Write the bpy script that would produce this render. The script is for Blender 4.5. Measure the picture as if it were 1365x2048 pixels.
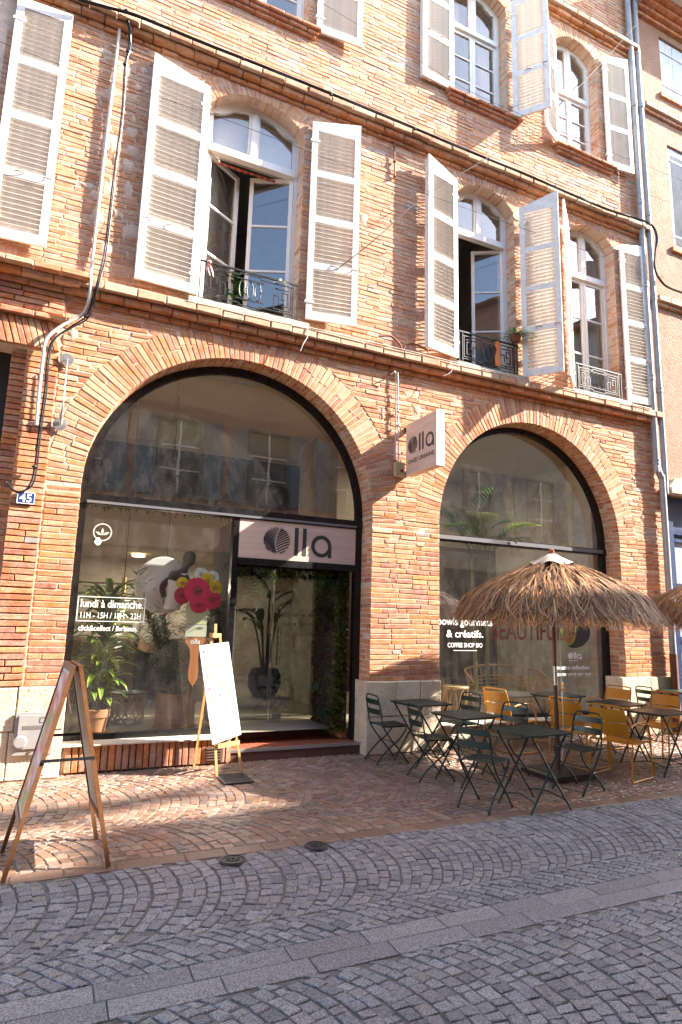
import bpy, bmesh, math, random
from math import sin, cos, pi, sqrt, atan2, radians
from mathutils import Vector, Matrix
from mathutils.geometry import tessellate_polygon

for _o in list(bpy.data.objects):
    bpy.data.objects.remove(_o)
scene = bpy.context.scene
COL = scene.collection
R_ = random.Random(7)
U = R_.uniform

# ------------------------------------------------------------------ camera
CAM = Vector((0.0, -7.4, 1.65))
YAW, PITCH, ROLL, FOC = 0.433965, 0.174284, -0.0269623, 1252.877
_f = Vector((sin(YAW) * cos(PITCH), cos(YAW) * cos(PITCH), sin(PITCH)))
_r = Vector((cos(YAW), -sin(YAW), 0.0))
_d = _f.cross(_r)
_r2 = _r * cos(ROLL) + _d * sin(ROLL)
_d2 = -_r * sin(ROLL) + _d * cos(ROLL)
cd = bpy.data.cameras.new('camera')
cd.sensor_fit = 'HORIZONTAL'
cd.sensor_width = 36.0
cd.lens = 36.0 * FOC / 1365.0
cd.clip_start = 0.05
cd.clip_end = 2000.0
cam = bpy.data.objects.new('camera', cd)
COL.objects.link(cam)
cam.matrix_world = Matrix(((_r2.x, -_d2.x, -_f.x, CAM.x), (_r2.y, -_d2.y, -_f.y, CAM.y),
                           (_r2.z, -_d2.z, -_f.z, CAM.z), (0, 0, 0, 1)))
scene.camera = cam


def project(p):
    q = Vector(p) - CAM
    w = q.dot(_f)
    if w < 0.2:
        return None
    return (q.dot(_r2) / w * FOC + 682.5, q.dot(_d2) / w * FOC + 1024.0, w)


# ------------------------------------------------------------------ sky and sun
LIGHT = Vector((-2.8, 1.0, -2.1)).normalized()
wd = bpy.data.worlds.new('World')
scene.world = wd
wd.use_nodes = True
nt = wd.node_tree
nt.nodes.clear()
sky = nt.nodes.new('ShaderNodeTexSky')
sky.sky_type = 'NISHITA'
sky.sun_disc = False
sky.sun_elevation = math.asin(-LIGHT.z)
sky.sun_rotation = atan2(-LIGHT.x, -LIGHT.y)
sky.dust_density = 1.5
sky.ozone_density = 0.8
bg = nt.nodes.new('ShaderNodeBackground')
bg.inputs['Strength'].default_value = 0.13
wo = nt.nodes.new('ShaderNodeOutputWorld')
nt.links.new(sky.outputs[0], bg.inputs[0])
nt.links.new(bg.outputs[0], wo.inputs[0])
sd = bpy.data.lights.new('sun', 'SUN')
sd.energy = 3.8
sd.angle = radians(0.53)
sd.color = (1.0, 0.91, 0.81)
sun = bpy.data.objects.new('sun', sd)
COL.objects.link(sun)
sun.location = (30, -20, 30)
sun.rotation_euler = LIGHT.to_track_quat('-Z', 'Y').to_euler()
scene.view_settings.view_transform = 'Standard'
scene.view_settings.look = 'None'
scene.view_settings.exposure = 2.74
scene.view_settings.gamma = 1.0
scene.view_settings.use_curve_mapping = False
scene.render.engine = 'CYCLES'
scene.cycles.max_bounces = 9
scene.cycles.diffuse_bounces = 4
scene.cycles.glossy_bounces = 4
scene.cycles.transparent_max_bounces = 24
scene.cycles.caustics_reflective = False
scene.cycles.caustics_refractive = False
scene.cycles.use_denoising = True


# ------------------------------------------------------------------ materials
def S(r, g, b):
    def c(v):
        v /= 255.0
        return v / 12.92 if v <= 0.04045 else ((v + 0.055) / 1.055) ** 2.4
    return (c(r), c(g), c(b), 1.0)


def L(r, g, b):
    return (r, g, b, 1.0)


MATS = {}


def mat(name, col=None, rough=0.6, metal=0.0, var=0.0, vscale=6.0, bump=0.0, bscale=40.0, spec=0.5,
        attr=False, speck=0.0, sscale=160.0, pits=0.0, smear=None, coat=0.0, stretch=None, emit=None, trans=0.0, grime=0.0, streak=0.0):
    if name in MATS:
        return MATS[name]
    m = bpy.data.materials.new(name)
    m.use_nodes = True
    n, l = m.node_tree.nodes, m.node_tree.links
    b = n['Principled BSDF']
    b.inputs['Roughness'].default_value = rough
    b.inputs['Metallic'].default_value = metal
    b.inputs['Specular IOR Level'].default_value = spec
    b.inputs['Coat Weight'].default_value = coat
    tc = n.new('ShaderNodeTexCoord')
    geo = n.new('ShaderNodeNewGeometry')
    co = geo.outputs['Position'] if attr else tc.outputs['Object']
    if stretch:
        mp = n.new('ShaderNodeMapping')
        mp.inputs['Scale'].default_value = stretch
        l.new(co, mp.inputs['Vector'])
        co = mp.outputs[0]
    if attr:
        a = n.new('ShaderNodeAttribute')
        a.attribute_name = 'Col'
        cur = a.outputs['Color']
    else:
        rgb = n.new('ShaderNodeRGB')
        rgb.outputs[0].default_value = col
        cur = rgb.outputs[0]

    def noise(scale, detail=4.0, ro=0.6):
        t = n.new('ShaderNodeTexNoise')
        t.inputs['Scale'].default_value = scale
        t.inputs['Detail'].default_value = detail
        t.inputs['Roughness'].default_value = ro
        l.new(co, t.inputs['Vector'])
        return t.outputs['Fac']

    def ramp(src, p0, p1, c0=0.0, c1=1.0):
        r = n.new('ShaderNodeMapRange')
        r.inputs['From Min'].default_value = p0
        r.inputs['From Max'].default_value = p1
        r.inputs['To Min'].default_value = c0
        r.inputs['To Max'].default_value = c1
        l.new(src, r.inputs['Value'])
        return r.outputs[0]

    def mix(fac, A, B, mode='MIX'):
        x = n.new('ShaderNodeMix')
        x.data_type = 'RGBA'
        x.blend_type = mode
        if isinstance(fac, float):
            x.inputs['Factor'].default_value = fac
        else:
            l.new(fac, x.inputs['Factor'])
        for k, v in (('A', A), ('B', B)):
            s = [i for i in x.inputs if i.name == k and i.type == 'RGBA'][0]
            if isinstance(v, tuple):
                s.default_value = v
            else:
                l.new(v, s)
        return [o for o in x.outputs if o.type == 'RGBA'][0]

    if smear:
        scol, samt, sscl = smear
        f = ramp(noise(sscl, 6.0, 0.7), 0.42, 0.72, 0.0, samt)
        cur = mix(f, cur, scol)
    if var > 0:
        f = ramp(noise(vscale, 5.0), 0.25, 0.75)
        hi = n.new('ShaderNodeHueSaturation')
        hi.inputs['Value'].default_value = 1.0 + var
        l.new(cur, hi.inputs['Color'])
        lo = n.new('ShaderNodeHueSaturation')
        lo.inputs['Value'].default_value = 1.0 - var
        l.new(cur, lo.inputs['Color'])
        cur = mix(f, lo.outputs[0], hi.outputs[0])
    if speck > 0:
        f = ramp(noise(sscale, 2.0, 0.5), 0.35, 0.65)
        hi = n.new('ShaderNodeHueSaturation')
        hi.inputs['Value'].default_value = 1.0 + speck
        l.new(cur, hi.inputs['Color'])
        lo = n.new('ShaderNodeHueSaturation')
        lo.inputs['Value'].default_value = 1.0 - speck
        l.new(cur, lo.inputs['Color'])
        cur = mix(f, lo.outputs[0], hi.outputs[0])
    if grime > 0:
        f = ramp(noise(2.3, 8.0, 0.75), 0.5, 0.8, 0.0, grime)
        cur = mix(f, cur, (0.09, 0.07, 0.055, 1))
    if streak > 0:
        mp2 = n.new('ShaderNodeMapping')
        mp2.inputs['Scale'].default_value = (5.0, 5.0, 0.45)
        l.new(co, mp2.inputs['Vector'])
        t2 = n.new('ShaderNodeTexNoise')
        t2.inputs['Scale'].default_value = 1.0
        t2.inputs['Detail'].default_value = 5.0
        l.new(mp2.outputs[0], t2.inputs['Vector'])
        cur = mix(ramp(t2.outputs['Fac'], 0.54, 0.74, 0.0, streak), cur, (0.16, 0.10, 0.075, 1))
    if pits > 0:
        vo = n.new('ShaderNodeTexVoronoi')
        vo.inputs['Scale'].default_value = pits
        l.new(co, vo.inputs['Vector'])
        f = ramp(vo.outputs['Distance'], 0.10, 0.24, 1.0, 0.0)
        mk = n.new('ShaderNodeMath')
        mk.operation = 'MULTIPLY'
        l.new(f, mk.inputs[0])
        l.new(ramp(noise(9.0, 3.0), 0.52, 0.62), mk.inputs[1])
        cur = mix(mk.outputs[0], cur, (0.10, 0.075, 0.05, 1))
    l.new(cur, b.inputs['Base Color'])
    if rough and (var or speck):
        l.new(ramp(noise(vscale * 3, 3.0), 0.3, 0.7, max(0.05, rough - 0.1), min(1.0, rough + 0.1)), b.inputs['Roughness'])
    if bump > 0:
        bp = n.new('ShaderNodeBump')
        bp.inputs['Strength'].default_value = bump
        bp.inputs['Distance'].default_value = 0.02
        l.new(noise(bscale, 6.0, 0.65), bp.inputs['Height'])
        l.new(bp.outputs[0], b.inputs['Normal'])
    if emit:
        b.inputs['Emission Color'].default_value = emit[0]
        b.inputs['Emission Strength'].default_value = emit[1]
    if trans:
        b.inputs['Subsurface Weight'].default_value = 0.0
        # thin leaf: part of the light passes through
        tr = n.new('ShaderNodeBsdfTranslucent')
        l.new(cur, tr.inputs['Color'])
        ms = n.new('ShaderNodeMixShader')
        ms.inputs[0].default_value = trans
        l.new(b.outputs[0], ms.inputs[1])
        l.new(tr.outputs[0], ms.inputs[2])
        l.new(ms.outputs[0], n['Material Output'].inputs['Surface'])
    MATS[name] = m
    return m


def glass(name, tint=(0.93, 0.96, 0.94, 1), ior=1.5, boost=0.0):
    if name in MATS:
        return MATS[name]
    m = bpy.data.materials.new(name)
    m.use_nodes = True
    n, l = m.node_tree.nodes, m.node_tree.links
    n.clear()
    out = n.new('ShaderNodeOutputMaterial')
    t = n.new('ShaderNodeBsdfTransparent')
    t.inputs[0].default_value = tint
    g = n.new('ShaderNodeBsdfGlossy')
    g.inputs['Roughness'].default_value = 0.0
    g.inputs[0].default_value = (1, 1, 1, 1)
    ge = n.new('ShaderNodeNewGeometry')
    dt = n.new('ShaderNodeVectorMath')
    dt.operation = 'DOT_PRODUCT'
    l.new(ge.outputs['Incoming'], dt.inputs[0])
    l.new(ge.outputs['Normal'], dt.inputs[1])

    def math_(op, a_, b_=None, c_=None):
        q = n.new('ShaderNodeMath')
        q.operation = op
        for i_, v_ in enumerate((a_, b_, c_)):
            if v_ is None:
                continue
            if isinstance(v_, float):
                q.inputs[i_].default_value = v_
            else:
                l.new(v_, q.inputs[i_])
        return q.outputs[0]

    f0 = ((ior - 1) / (ior + 1)) ** 2 * 1.9 + boost          # two surfaces of one pane
    one = math_('SUBTRACT', 1.0, math_('ABSOLUTE', dt.outputs['Value']))
    ml = math_('MULTIPLY_ADD', math_('POWER', one, 4.6), 1.0 - f0, f0)
    nz = n.new('ShaderNodeTexNoise')
    nz.inputs['Scale'].default_value = 1.3
    tc = n.new('ShaderNodeTexCoord')
    l.new(tc.outputs['Object'], nz.inputs['Vector'])
    bp = n.new('ShaderNodeBump')
    bp.inputs['Strength'].default_value = 0.04
    bp.inputs['Distance'].default_value = 0.05
    l.new(nz.outputs['Fac'], bp.inputs['Height'])
    l.new(bp.outputs[0], g.inputs['Normal'])
    mx = n.new('ShaderNodeMixShader')
    l.new(ml, mx.inputs[0])
    l.new(t.outputs[0], mx.inputs[1])
    l.new(g.outputs[0], mx.inputs[2])
    # dust and wiped smears
    dz_ = n.new('ShaderNodeTexNoise')
    dz_.inputs['Scale'].default_value = 5.0
    dz_.inputs['Detail'].default_value = 8.0
    dz_.inputs['Roughness'].default_value = 0.75
    mpg = n.new('ShaderNodeMapping')
    mpg.inputs['Scale'].default_value = (1.6, 1.0, 0.7)
    l.new(tc.outputs['Object'], mpg.inputs[0])
    l.new(mpg.outputs[0], dz_.inputs['Vector'])
    rg = n.new('ShaderNodeMapRange')
    rg.inputs['From Min'].default_value = 0.45
    rg.inputs['From Max'].default_value = 0.75
    rg.inputs['To Min'].default_value = 0.012
    rg.inputs['To Max'].default_value = 0.07
    l.new(dz_.outputs['Fac'], rg.inputs['Value'])
    df = n.new('ShaderNodeBsdfDiffuse')
    df.inputs[0].default_value = (0.6, 0.57, 0.52, 1)
    mx2 = n.new('ShaderNodeMixShader')
    l.new(rg.outputs[0], mx2.inputs[0])
    l.new(mx.outputs[0], mx2.inputs[1])
    l.new(df.outputs[0], mx2.inputs[2])
    l.new(mx2.outputs[0], out.inputs['Surface'])
    MATS[name] = m
    return m


# ------------------------------------------------------------------ mesh helpers
class MB:
    def __init__(s):
        s.v, s.f, s.c = [], [], []

    def add(s, vs, fs, col=None):
        o = len(s.v)
        s.v.extend([tuple(p) for p in vs])
        s.f.extend([tuple(i + o for i in f) for f in fs])
        if col is not None and isinstance(col, list):
            s.c.extend(col)
        else:
            s.c.extend([col or (1, 1, 1, 1)] * len(vs))

    def box(s, x0, x1, y0, y1, z0, z1, col=None):
        vs = [(x, y, z) for z in (z0, z1) for y in (y0, y1) for x in (x0, x1)]
        s.add(vs, [(0, 2, 3, 1), (4, 5, 7, 6), (0, 1, 5, 4), (2, 6, 7, 3), (0, 4, 6, 2), (1, 3, 7, 5)], col)

    def bar(s, a, b, w, h, up=(0, 0, 1), col=None):
        a, b = Vector(a), Vector(b)
        d = (b - a).normalized()
        u = Vector(up)
        sd_ = d.cross(u)
        if sd_.length < 1e-4:
            sd_ = d.cross(Vector((1, 0, 0)))
        sd_.normalize()
        u = sd_.cross(d)
        vs = []
        for p in (a, b):
            for i, j in ((-1, -1), (1, -1), (1, 1), (-1, 1)):
                vs.append(p + sd_ * (w / 2 * i) + u * (h / 2 * j))
        s.add(vs, [(3, 2, 1, 0), (4, 5, 6, 7), (0, 1, 5, 4), (1, 2, 6, 5), (2, 3, 7, 6), (3, 0, 4, 7)], col)

    def tube(s, pts, r, n=8, closed=False, col=None, cap=True):
        pts = [Vector(p) for p in pts]
        k = len(pts)
        rs = r if isinstance(r, (list, tuple)) else [r] * k
        vs, fs = [], []
        prev = None
        for i, p in enumerate(pts):
            if closed:
                t = pts[(i + 1) % k] - pts[i - 1]
            else:
                t = pts[min(i + 1, k - 1)] - pts[max(i - 1, 0)]
            t.normalize()
            if prev is None:
                a = Vector((0, 0, 1)) if abs(t.z) < 0.9 else Vector((1, 0, 0))
                u = t.cross(a).normalized()
            else:
                u = (prev - t * prev.dot(t)).normalized()
            prev = u
            w = t.cross(u)
            for j in range(n):
                an = 2 * pi * j / n
                vs.append(p + u * (cos(an) * rs[i]) + w * (sin(an) * rs[i]))
        m = k if closed else k - 1
        for i in range(m):
            for j in range(n):
                a, b = i * n + j, i * n + (j + 1) % n
                c, d = ((i + 1) % k) * n + (j + 1) % n, ((i + 1) % k) * n + j
                fs.append((a, b, c, d))
        if cap and not closed:
            fs.append(tuple(range(n - 1, -1, -1)))
            fs.append(tuple((k - 1) * n + j for j in range(n)))
        s.add(vs, fs, col)

    def lathe(s, prof, n=24, c=(0, 0, 0), col=None):
        vs, fs = [], []
        for r, z in prof:
            for j in range(n):
                a = 2 * pi * j / n
                vs.append((c[0] + r * cos(a), c[1] + r * sin(a), c[2] + z))
        for i in range(len(prof) - 1):
            for j in range(n):
                fs.append((i * n + j, i * n + (j + 1) % n, (i + 1) * n + (j + 1) % n, (i + 1) * n + j))
        s.add(vs, fs, col)

    def prism(s, poly, y0, y1, col=None, fn=None):
        # polygon in (x, z), front at y0, back at y1
        k = len(poly)
        vs = [(p[0], y0, p[1]) for p in poly] + [(p[0], y1, p[1]) for p in poly]
        if fn:
            vs = [fn(q) for q in vs]
        fs = [tuple(range(k)), tuple(range(2 * k - 1, k - 1, -1))]
        fs += [(i, i + k, (i + 1) % k + k, (i + 1) % k) for i in range(k)]
        s.add(vs, fs, col)

    def ring(s, A, B, y0, y1, closed=False, col=None):
        # band between path A and path B (same length) in (x, z), from y0 to y1
        k = len(A)
        vs = [(p[0], y0, p[1]) for p in A] + [(p[0], y0, p[1]) for p in B]
        vs += [(p[0], y1, p[1]) for p in A] + [(p[0], y1, p[1]) for p in B]
        fs = []
        m = k if closed else k - 1
        for i in range(m):
            j = (i + 1) % k
            fs += [(i, j, k + j, k + i), (2 * k + i, 3 * k + i, 3 * k + j, 2 * k + j),
                   (i, 2 * k + i, 2 * k + j, j), (k + i, k + j, 3 * k + j, 3 * k + i)]
        if not closed:
            fs += [(0, k, 3 * k, 2 * k), (k - 1, 3 * k - 1, 4 * k - 1, 2 * k - 1)]
        s.add(vs, fs, col)

    def parts(s):
        up = list(range(len(s.v)))

        def find(i):
            while up[i] != i:
                up[i] = up[up[i]]
                i = up[i]
            return i
        for f in s.f:
            r = find(f[0])
            for i in f[1:]:
                up[find(i)] = r
        groups = {}
        for f in s.f:
            groups.setdefault(find(f[0]), []).append(f)
        for fs in groups.values():
            ids = sorted({i for f in fs for i in f})
            mp = {k: j for j, k in enumerate(ids)}
            q = MB()
            q.v = [s.v[i] for i in ids]
            q.c = [s.c[i] for i in ids]
            q.f = [tuple(mp[i] for i in f) for f in fs]
            yield q

    def build_each(s, name, m=None, parent=None, smooth=None):
        return [q.build(name, m, parent, smooth) for q in s.parts()]

    def build(s, name, m=None, parent=None, smooth=None, loc=None, rz=None, normals=True):
        me = bpy.data.meshes.new(name)
        me.from_pydata(s.v, [], s.f)
        if any(c != (1, 1, 1, 1) for c in s.c):
            ca = me.color_attributes.new('Col', 'FLOAT_COLOR', 'POINT')
            flat = [x for c in s.c for x in c]
            ca.data.foreach_set('color', flat)
        if normals:
            bm = bmesh.new()
            bm.from_mesh(me)
            bmesh.ops.recalc_face_normals(bm, faces=bm.faces)
            bm.to_mesh(me)
            bm.free()
        me.update()
        if smooth is not None:
            me.shade_smooth()
            me.set_sharp_from_angle(angle=radians(smooth))
        if m:
            me.materials.append(m)
        return link(name, me, parent, loc, rz)


def link(name, data, parent=None, loc=None, rz=None):
    o = bpy.data.objects.new(name, data)
    COL.objects.link(o)
    if parent is not None:
        o.parent = parent
    if loc is not None:
        o.location = loc
    if rz is not None:
        o.rotation_euler = (0, 0, rz)
    return o


def tag(o, label=None, cat=None, group=None, kind=None):
    for k, v in (('label', label), ('category', cat), ('group', group), ('kind', kind)):
        if v:
            o[k] = v
    return o


def thing(name, label, cat, loc=(0, 0, 0), rz=0.0, group=None):
    return tag(link(name, None, None, loc, rz), label, cat, group)


def copy_tree(o, parent=None):
    c = o.copy()
    COL.objects.link(c)
    c.parent = parent
    for ch in list(o.children):
        copy_tree(ch, c)
    return c


def arc(cx, cz, r, a0, a1, n):
    return [(cx + r * cos(a0 + (a1 - a0) * i / n), cz + r * sin(a0 + (a1 - a0) * i / n)) for i in range(n + 1)]


def smooth_path(pts, n=6):
    P = [Vector(p) for p in pts]
    out = []
    for i in range(len(P) - 1):
        p0, p1, p2, p3 = P[max(i - 1, 0)], P[i], P[i + 1], P[min(i + 2, len(P) - 1)]
        for k in range(n):
            t = k / n
            out.append(0.5 * ((2 * p1) + (p2 - p0) * t + (2 * p0 - 5 * p1 + 4 * p2 - p3) * t * t
                              + (3 * p1 - p0 - 3 * p2 + p3) * t ** 3))
    out.append(P[-1])
    return out


def text(name, body, size, m, parent, loc, align='LEFT', bold=0.0, rot=(pi / 2, 0, 0), ext=0.001, sx=1.0, fit=None):
    cu = bpy.data.curves.new(name, 'FONT')
    cu.body = body
    cu.size = size
    cu.align_x = align
    cu.offset = bold * size
    cu.extrude = ext
    cu.resolution_u = 3
    t = bpy.data.objects.new(name, cu)
    COL.objects.link(t)
    dg = bpy.context.evaluated_depsgraph_get()
    me = bpy.data.meshes.new_from_object(t.evaluated_get(dg))
    bpy.data.objects.remove(t)
    bpy.data.curves.remove(cu)
    me.materials.clear()
    me.materials.append(m)
    o = link(name, me, parent, loc)
    o.rotation_euler = rot
    if fit:
        xs_ = [v.co.x for v in me.vertices]
        sx = fit / (max(xs_) - min(xs_))
    o.scale = (sx, 1, 1)
    return o


# bricks: hexahedra with a chamfered face; the 300 that show largest become objects, the rest one mesh
def brick_geo(P4, n, depth, ch=0.006, jit=0.0035, rnd=R_):
    n = Vector(n)
    P = [Vector(p) for p in P4]
    back, mid, front = [], [], []
    for i in range(4):
        p, a, b = P[i], P[(i + 1) % 4], P[i - 1]
        e = (a - p).normalized() + (b - p).normalized()
        q = p + (a - p).normalized() * rnd.uniform(-jit, jit) + (b - p).normalized() * rnd.uniform(-jit, jit)
        back.append(q - n * depth)
        mid.append(q - n * ch)
        front.append(q + e * (ch * rnd.uniform(0.7, 1.5)) + n * rnd.uniform(-jit, jit))
    fs = []
    for i in range(4):
        j = (i + 1) % 4
        fs += [(i, j, 4 + j, 4 + i), (4 + i, 4 + j, 8 + j, 8 + i)]
    fs.append((8, 9, 10, 11))
    return back + mid + front, fs


class Pieces:
    def __init__(s, name, m, stuff_name, limit=300):
        s.name, s.m, s.stuff, s.limit, s.items = name, m, stuff_name, limit, []

    def add(s, P4, n, depth, col, ch=0.006, jit=0.0035, lim=260):
        pr = [project(p) for p in P4]
        if any(p is None for p in pr):
            return
        xs, ys = [p[0] for p in pr], [p[1] for p in pr]
        if max(xs) < -lim or min(xs) > 1365 + lim or max(ys) < -lim or min(ys) > 2048 + lim:
            return
        inside = 0 < sum(xs) / 4 < 1365 and 0 < sum(ys) / 4 < 2048
        a = 0.5 * abs((xs[2] - xs[0]) * (ys[3] - ys[1]) - (xs[3] - xs[1]) * (ys[2] - ys[0]))
        v, f = brick_geo(P4, n, depth, ch, jit)
        s.items.append((a if inside else 0.0, v, f, col))

    def build(s, parent):
        s.items.sort(key=lambda t: -t[0])
        for a, v, f, c in s.items[:s.limit]:
            mb = MB()
            o = sum((Vector(p) for p in v), Vector()) / len(v)
            mb.add([p - o for p in v], f, c)
            mb.build(s.name, s.m, parent, loc=o)
        rest = s.items[s.limit:]
        if rest:
            mb = MB()
            for a, v, f, c in rest:
                mb.add(v, f, c)
            tag(mb.build(s.stuff, s.m, parent), kind='stuff')


def shade(c, k):
    return (c[0] * k, c[1] * k, c[2] * k, 1.0)


def pick(pal, lo=0.82, hi=1.15):
    return shade(R_.choice(pal), U(lo, hi))


def leaf(mb, base, d, length, width, droop, c_mid, c_edge=None, seg=5, fold=0.25, up=Vector((0, 0, 1))):
    p = Vector(base)
    d = Vector(d).normalized()
    side = d.cross(up)
    if side.length < 0.05:
        side = Vector((1, 0, 0))
    side.normalize()
    vs, cs, fs = [], [], []
    st = length / seg
    for i in range(seg + 1):
        t = i / seg
        w = width * 0.5 * (sin(pi * min(1.0, 0.12 + 0.88 * t)) ** 0.7) if i < seg else 0.001
        nrm = side.cross(d).normalized()
        vs += [p - side * w + nrm * (w * fold), p, p + side * w + nrm * (w * fold)]
        k = 0.85 + 0.3 * t
        cs += [shade(c_edge or c_mid, k), shade(c_mid, k), shade(c_edge or c_mid, k)]
        if i < seg:
            o = i * 3
            fs += [(o, o + 1, o + 4, o + 3), (o + 1, o + 2, o + 5, o + 4)]
        p = p + d * st
        d = (d + Vector((0, 0, -droop * st / length * (0.6 + 0.9 * t)))).normalized()
    mb.add(vs, fs, cs)
# ------------------------------------------------------------------ shared materials
MORTAR = L(0.58, 0.44, 0.335)
m_brick = mat('brick_clay', attr=True, rough=0.85, var=0.22, vscale=22, bump=0.28, bscale=50, speck=0.12, sscale=110,
              smear=(MORTAR, 0.55, 9.0), spec=0.25, grime=0.14, streak=0.3)
m_brick_new = mat('brick_clay_tidy', attr=True, rough=0.8, var=0.15, vscale=22, bump=0.3, bscale=60, speck=0.10, sscale=110,
                  smear=(MORTAR, 0.25, 7.0), spec=0.3)
m_mortar = mat('lime_mortar', MORTAR, 0.95, var=0.2, vscale=9, bump=0.4, bscale=40, speck=0.12, sscale=90, spec=0.2, streak=0.3)
m_stone = mat('pale_limestone', L(0.56, 0.49, 0.38), 0.85, var=0.16, vscale=5, bump=0.5, bscale=30, speck=0.15, sscale=70, spec=0.3,
              grime=0.35)
m_sill = mat('weathered_sill_stone', L(0.46, 0.42, 0.34), 0.9, var=0.25, vscale=8, bump=0.7, bscale=28, speck=0.2, sscale=60, grime=0.4, pits=22.0)
m_frame = mat('anthracite_frame', L(0.006, 0.006, 0.0065), 0.33, var=0.1, vscale=3, spec=0.45)
m_white = mat('white_wood_paint', L(0.74, 0.72, 0.67), 0.5, var=0.06, vscale=7, bump=0.08, bscale=40)
m_shutter = mat('shutter_paint', L(0.76, 0.73, 0.68), 0.55, var=0.06, vscale=9, bump=0.15, bscale=50, smear=(L(0.48, 0.38, 0.27), 0.5, 11.0), grime=0.06)
m_iron = mat('black_iron', L(0.008, 0.008, 0.009), 0.45, spec=0.4, var=0.1)
m_glass = glass('window_glass', (0.9, 0.93, 0.92, 1), 1.5, 0.07)
m_shopglass = glass('shop_glass', (0.84, 0.87, 0.83, 1), 1.52, 0.055)
m_zinc = mat('zinc_pipe', L(0.30, 0.305, 0.31), 0.5, metal=0.2, var=0.2, vscale=6, streak=0.25)
m_black = mat('black_cable', L(0.012, 0.012, 0.013), 0.35)
m_plastic = mat('pale_conduit', L(0.55, 0.51, 0.45), 0.5, var=0.1)
m_rust = mat('rusty_metal', L(0.17, 0.07, 0.035), 0.75, var=0.35, vscale=20, bump=0.2)
m_letter_w = mat('white_lettering', L(0.85, 0.86, 0.84), 0.6)
m_letter_k = mat('charcoal_lettering', L(0.035, 0.032, 0.033), 0.5)
m_paleplate = mat('pale_steel_plate', L(0.40, 0.385, 0.365), 0.4, metal=0.3, var=0.08)
m_steel = mat('brushed_steel', L(0.62, 0.61, 0.59), 0.32, metal=0.9, var=0.08)
m_brass = mat('brass', L(0.62, 0.44, 0.18), 0.35, metal=0.8, var=0.08)
m_plaster = mat('cream_plaster', L(0.46, 0.40, 0.32), 0.9, var=0.05, vscale=2, bump=0.1)
m_wallwhite = mat('painted_brick', L(0.66, 0.62, 0.55), 0.85, var=0.12, vscale=5, bump=0.4, bscale=25, smear=(L(0.33, 0.15, 0.09), 0.75, 2.4))
m_leafcol = mat('leaf', attr=True, rough=0.38, var=0.18, vscale=14, spec=0.5, trans=0.3)
m_dry = mat('straw', attr=True, rough=0.6, var=0.2, vscale=25, spec=0.4, trans=0.12)
m_bark = mat('stem_bark', L(0.17, 0.12, 0.075), 0.85, var=0.3, vscale=18, bump=0.3)
m_terra = mat('terracotta', L(0.52, 0.26, 0.13), 0.75, var=0.12, vscale=9, bump=0.08)
m_rattan = mat('rattan', L(0.60, 0.38, 0.17), 0.5, var=0.22, vscale=16)
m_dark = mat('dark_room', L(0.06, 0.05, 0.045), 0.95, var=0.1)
m_curtain = mat('sheer_curtain', L(0.40, 0.35, 0.29), 0.9, var=0.05, trans=0.2)
m_woodsign = mat('pale_wood_laminate', L(0.60, 0.43, 0.34), 0.5, var=0.16, vscale=2.2, stretch=(0.6, 1, 9), bump=0.03, bscale=8)
m_green = mat('green_lacquer', L(0.004, 0.022, 0.017), 0.38, spec=0.6, var=0.06, vscale=9)
m_yellow = mat('mustard_lacquer', L(0.56, 0.235, 0.014), 0.36, spec=0.5, var=0.06, vscale=9)

BR = [L(0.50, 0.20, 0.085), L(0.52, 0.235, 0.115), L(0.47, 0.165, 0.065), L(0.54, 0.285, 0.155), L(0.51, 0.19, 0.065),
      L(0.41, 0.15, 0.08), L(0.55, 0.33, 0.20)]
BR_UP = [L(0.52, 0.25, 0.13), L(0.54, 0.29, 0.17), L(0.49, 0.21, 0.10), L(0.55, 0.335, 0.215), L(0.46, 0.215, 0.13), L(0.52, 0.235, 0.105)]
BR_LOW = [L(0.50, 0.19, 0.078), L(0.52, 0.22, 0.09), L(0.44, 0.15, 0.068), L(0.36, 0.13, 0.08), L(0.53, 0.20, 0.06), L(0.48, 0.23, 0.13)]


# ------------------------------------------------------------------ ground
def gz(y):
    if y >= 0:
        return 0.0
    if y > -4.13:
        return 0.03 * y
    return -0.1239 + 0.02 * (-4.13 - y)


def sheet(name, x0, x1, ys, dz, m, label=None):
    mb = MB()
    vs = [(x, y, gz(y) + dz) for y in ys for x in (x0, x1)]
    mb.add(vs, [(2 * i, 2 * i + 1, 2 * i + 3, 2 * i + 2) for i in range(len(ys) - 1)])
    return tag(mb.build(name, m), kind='structure')


m_soil = mat('ground_asphalt', L(0.10, 0.095, 0.09), 0.9, var=0.2, vscale=3, bump=0.3)
m_joint_g = mat('grey_joint_sand', L(0.115, 0.10, 0.085), 0.95, var=0.4, vscale=14, bump=0.5, bscale=60)
m_joint_t = mat('pale_joint_sand', L(0.26, 0.195, 0.135), 0.95, var=0.45, vscale=5, bump=0.5, bscale=60)
m_granite = mat('grey_granite', attr=True, rough=0.5, var=0.14, vscale=30, bump=0.22, bscale=120, speck=0.5, sscale=100, spec=0.45, grime=0.22)
m_porphyry = mat('brown_porphyry', attr=True, rough=0.40, var=0.16, vscale=24, bump=0.22, bscale=110, speck=0.32, sscale=150, spec=0.5, grime=0.2)
sheet('ground', -220, 220, (-220, -9, -4.13, 0.0, 0.4, 220), -0.06, m_soil)
road = sheet('road', -30, 60, (-9.2, -6.5, -4.13, -2.52), -0.009, m_joint_g)
pavement = sheet('pavement', -30, 60, (-2.52, -1.2, 0.0, 0.36), -0.009, m_joint_t)
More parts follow.
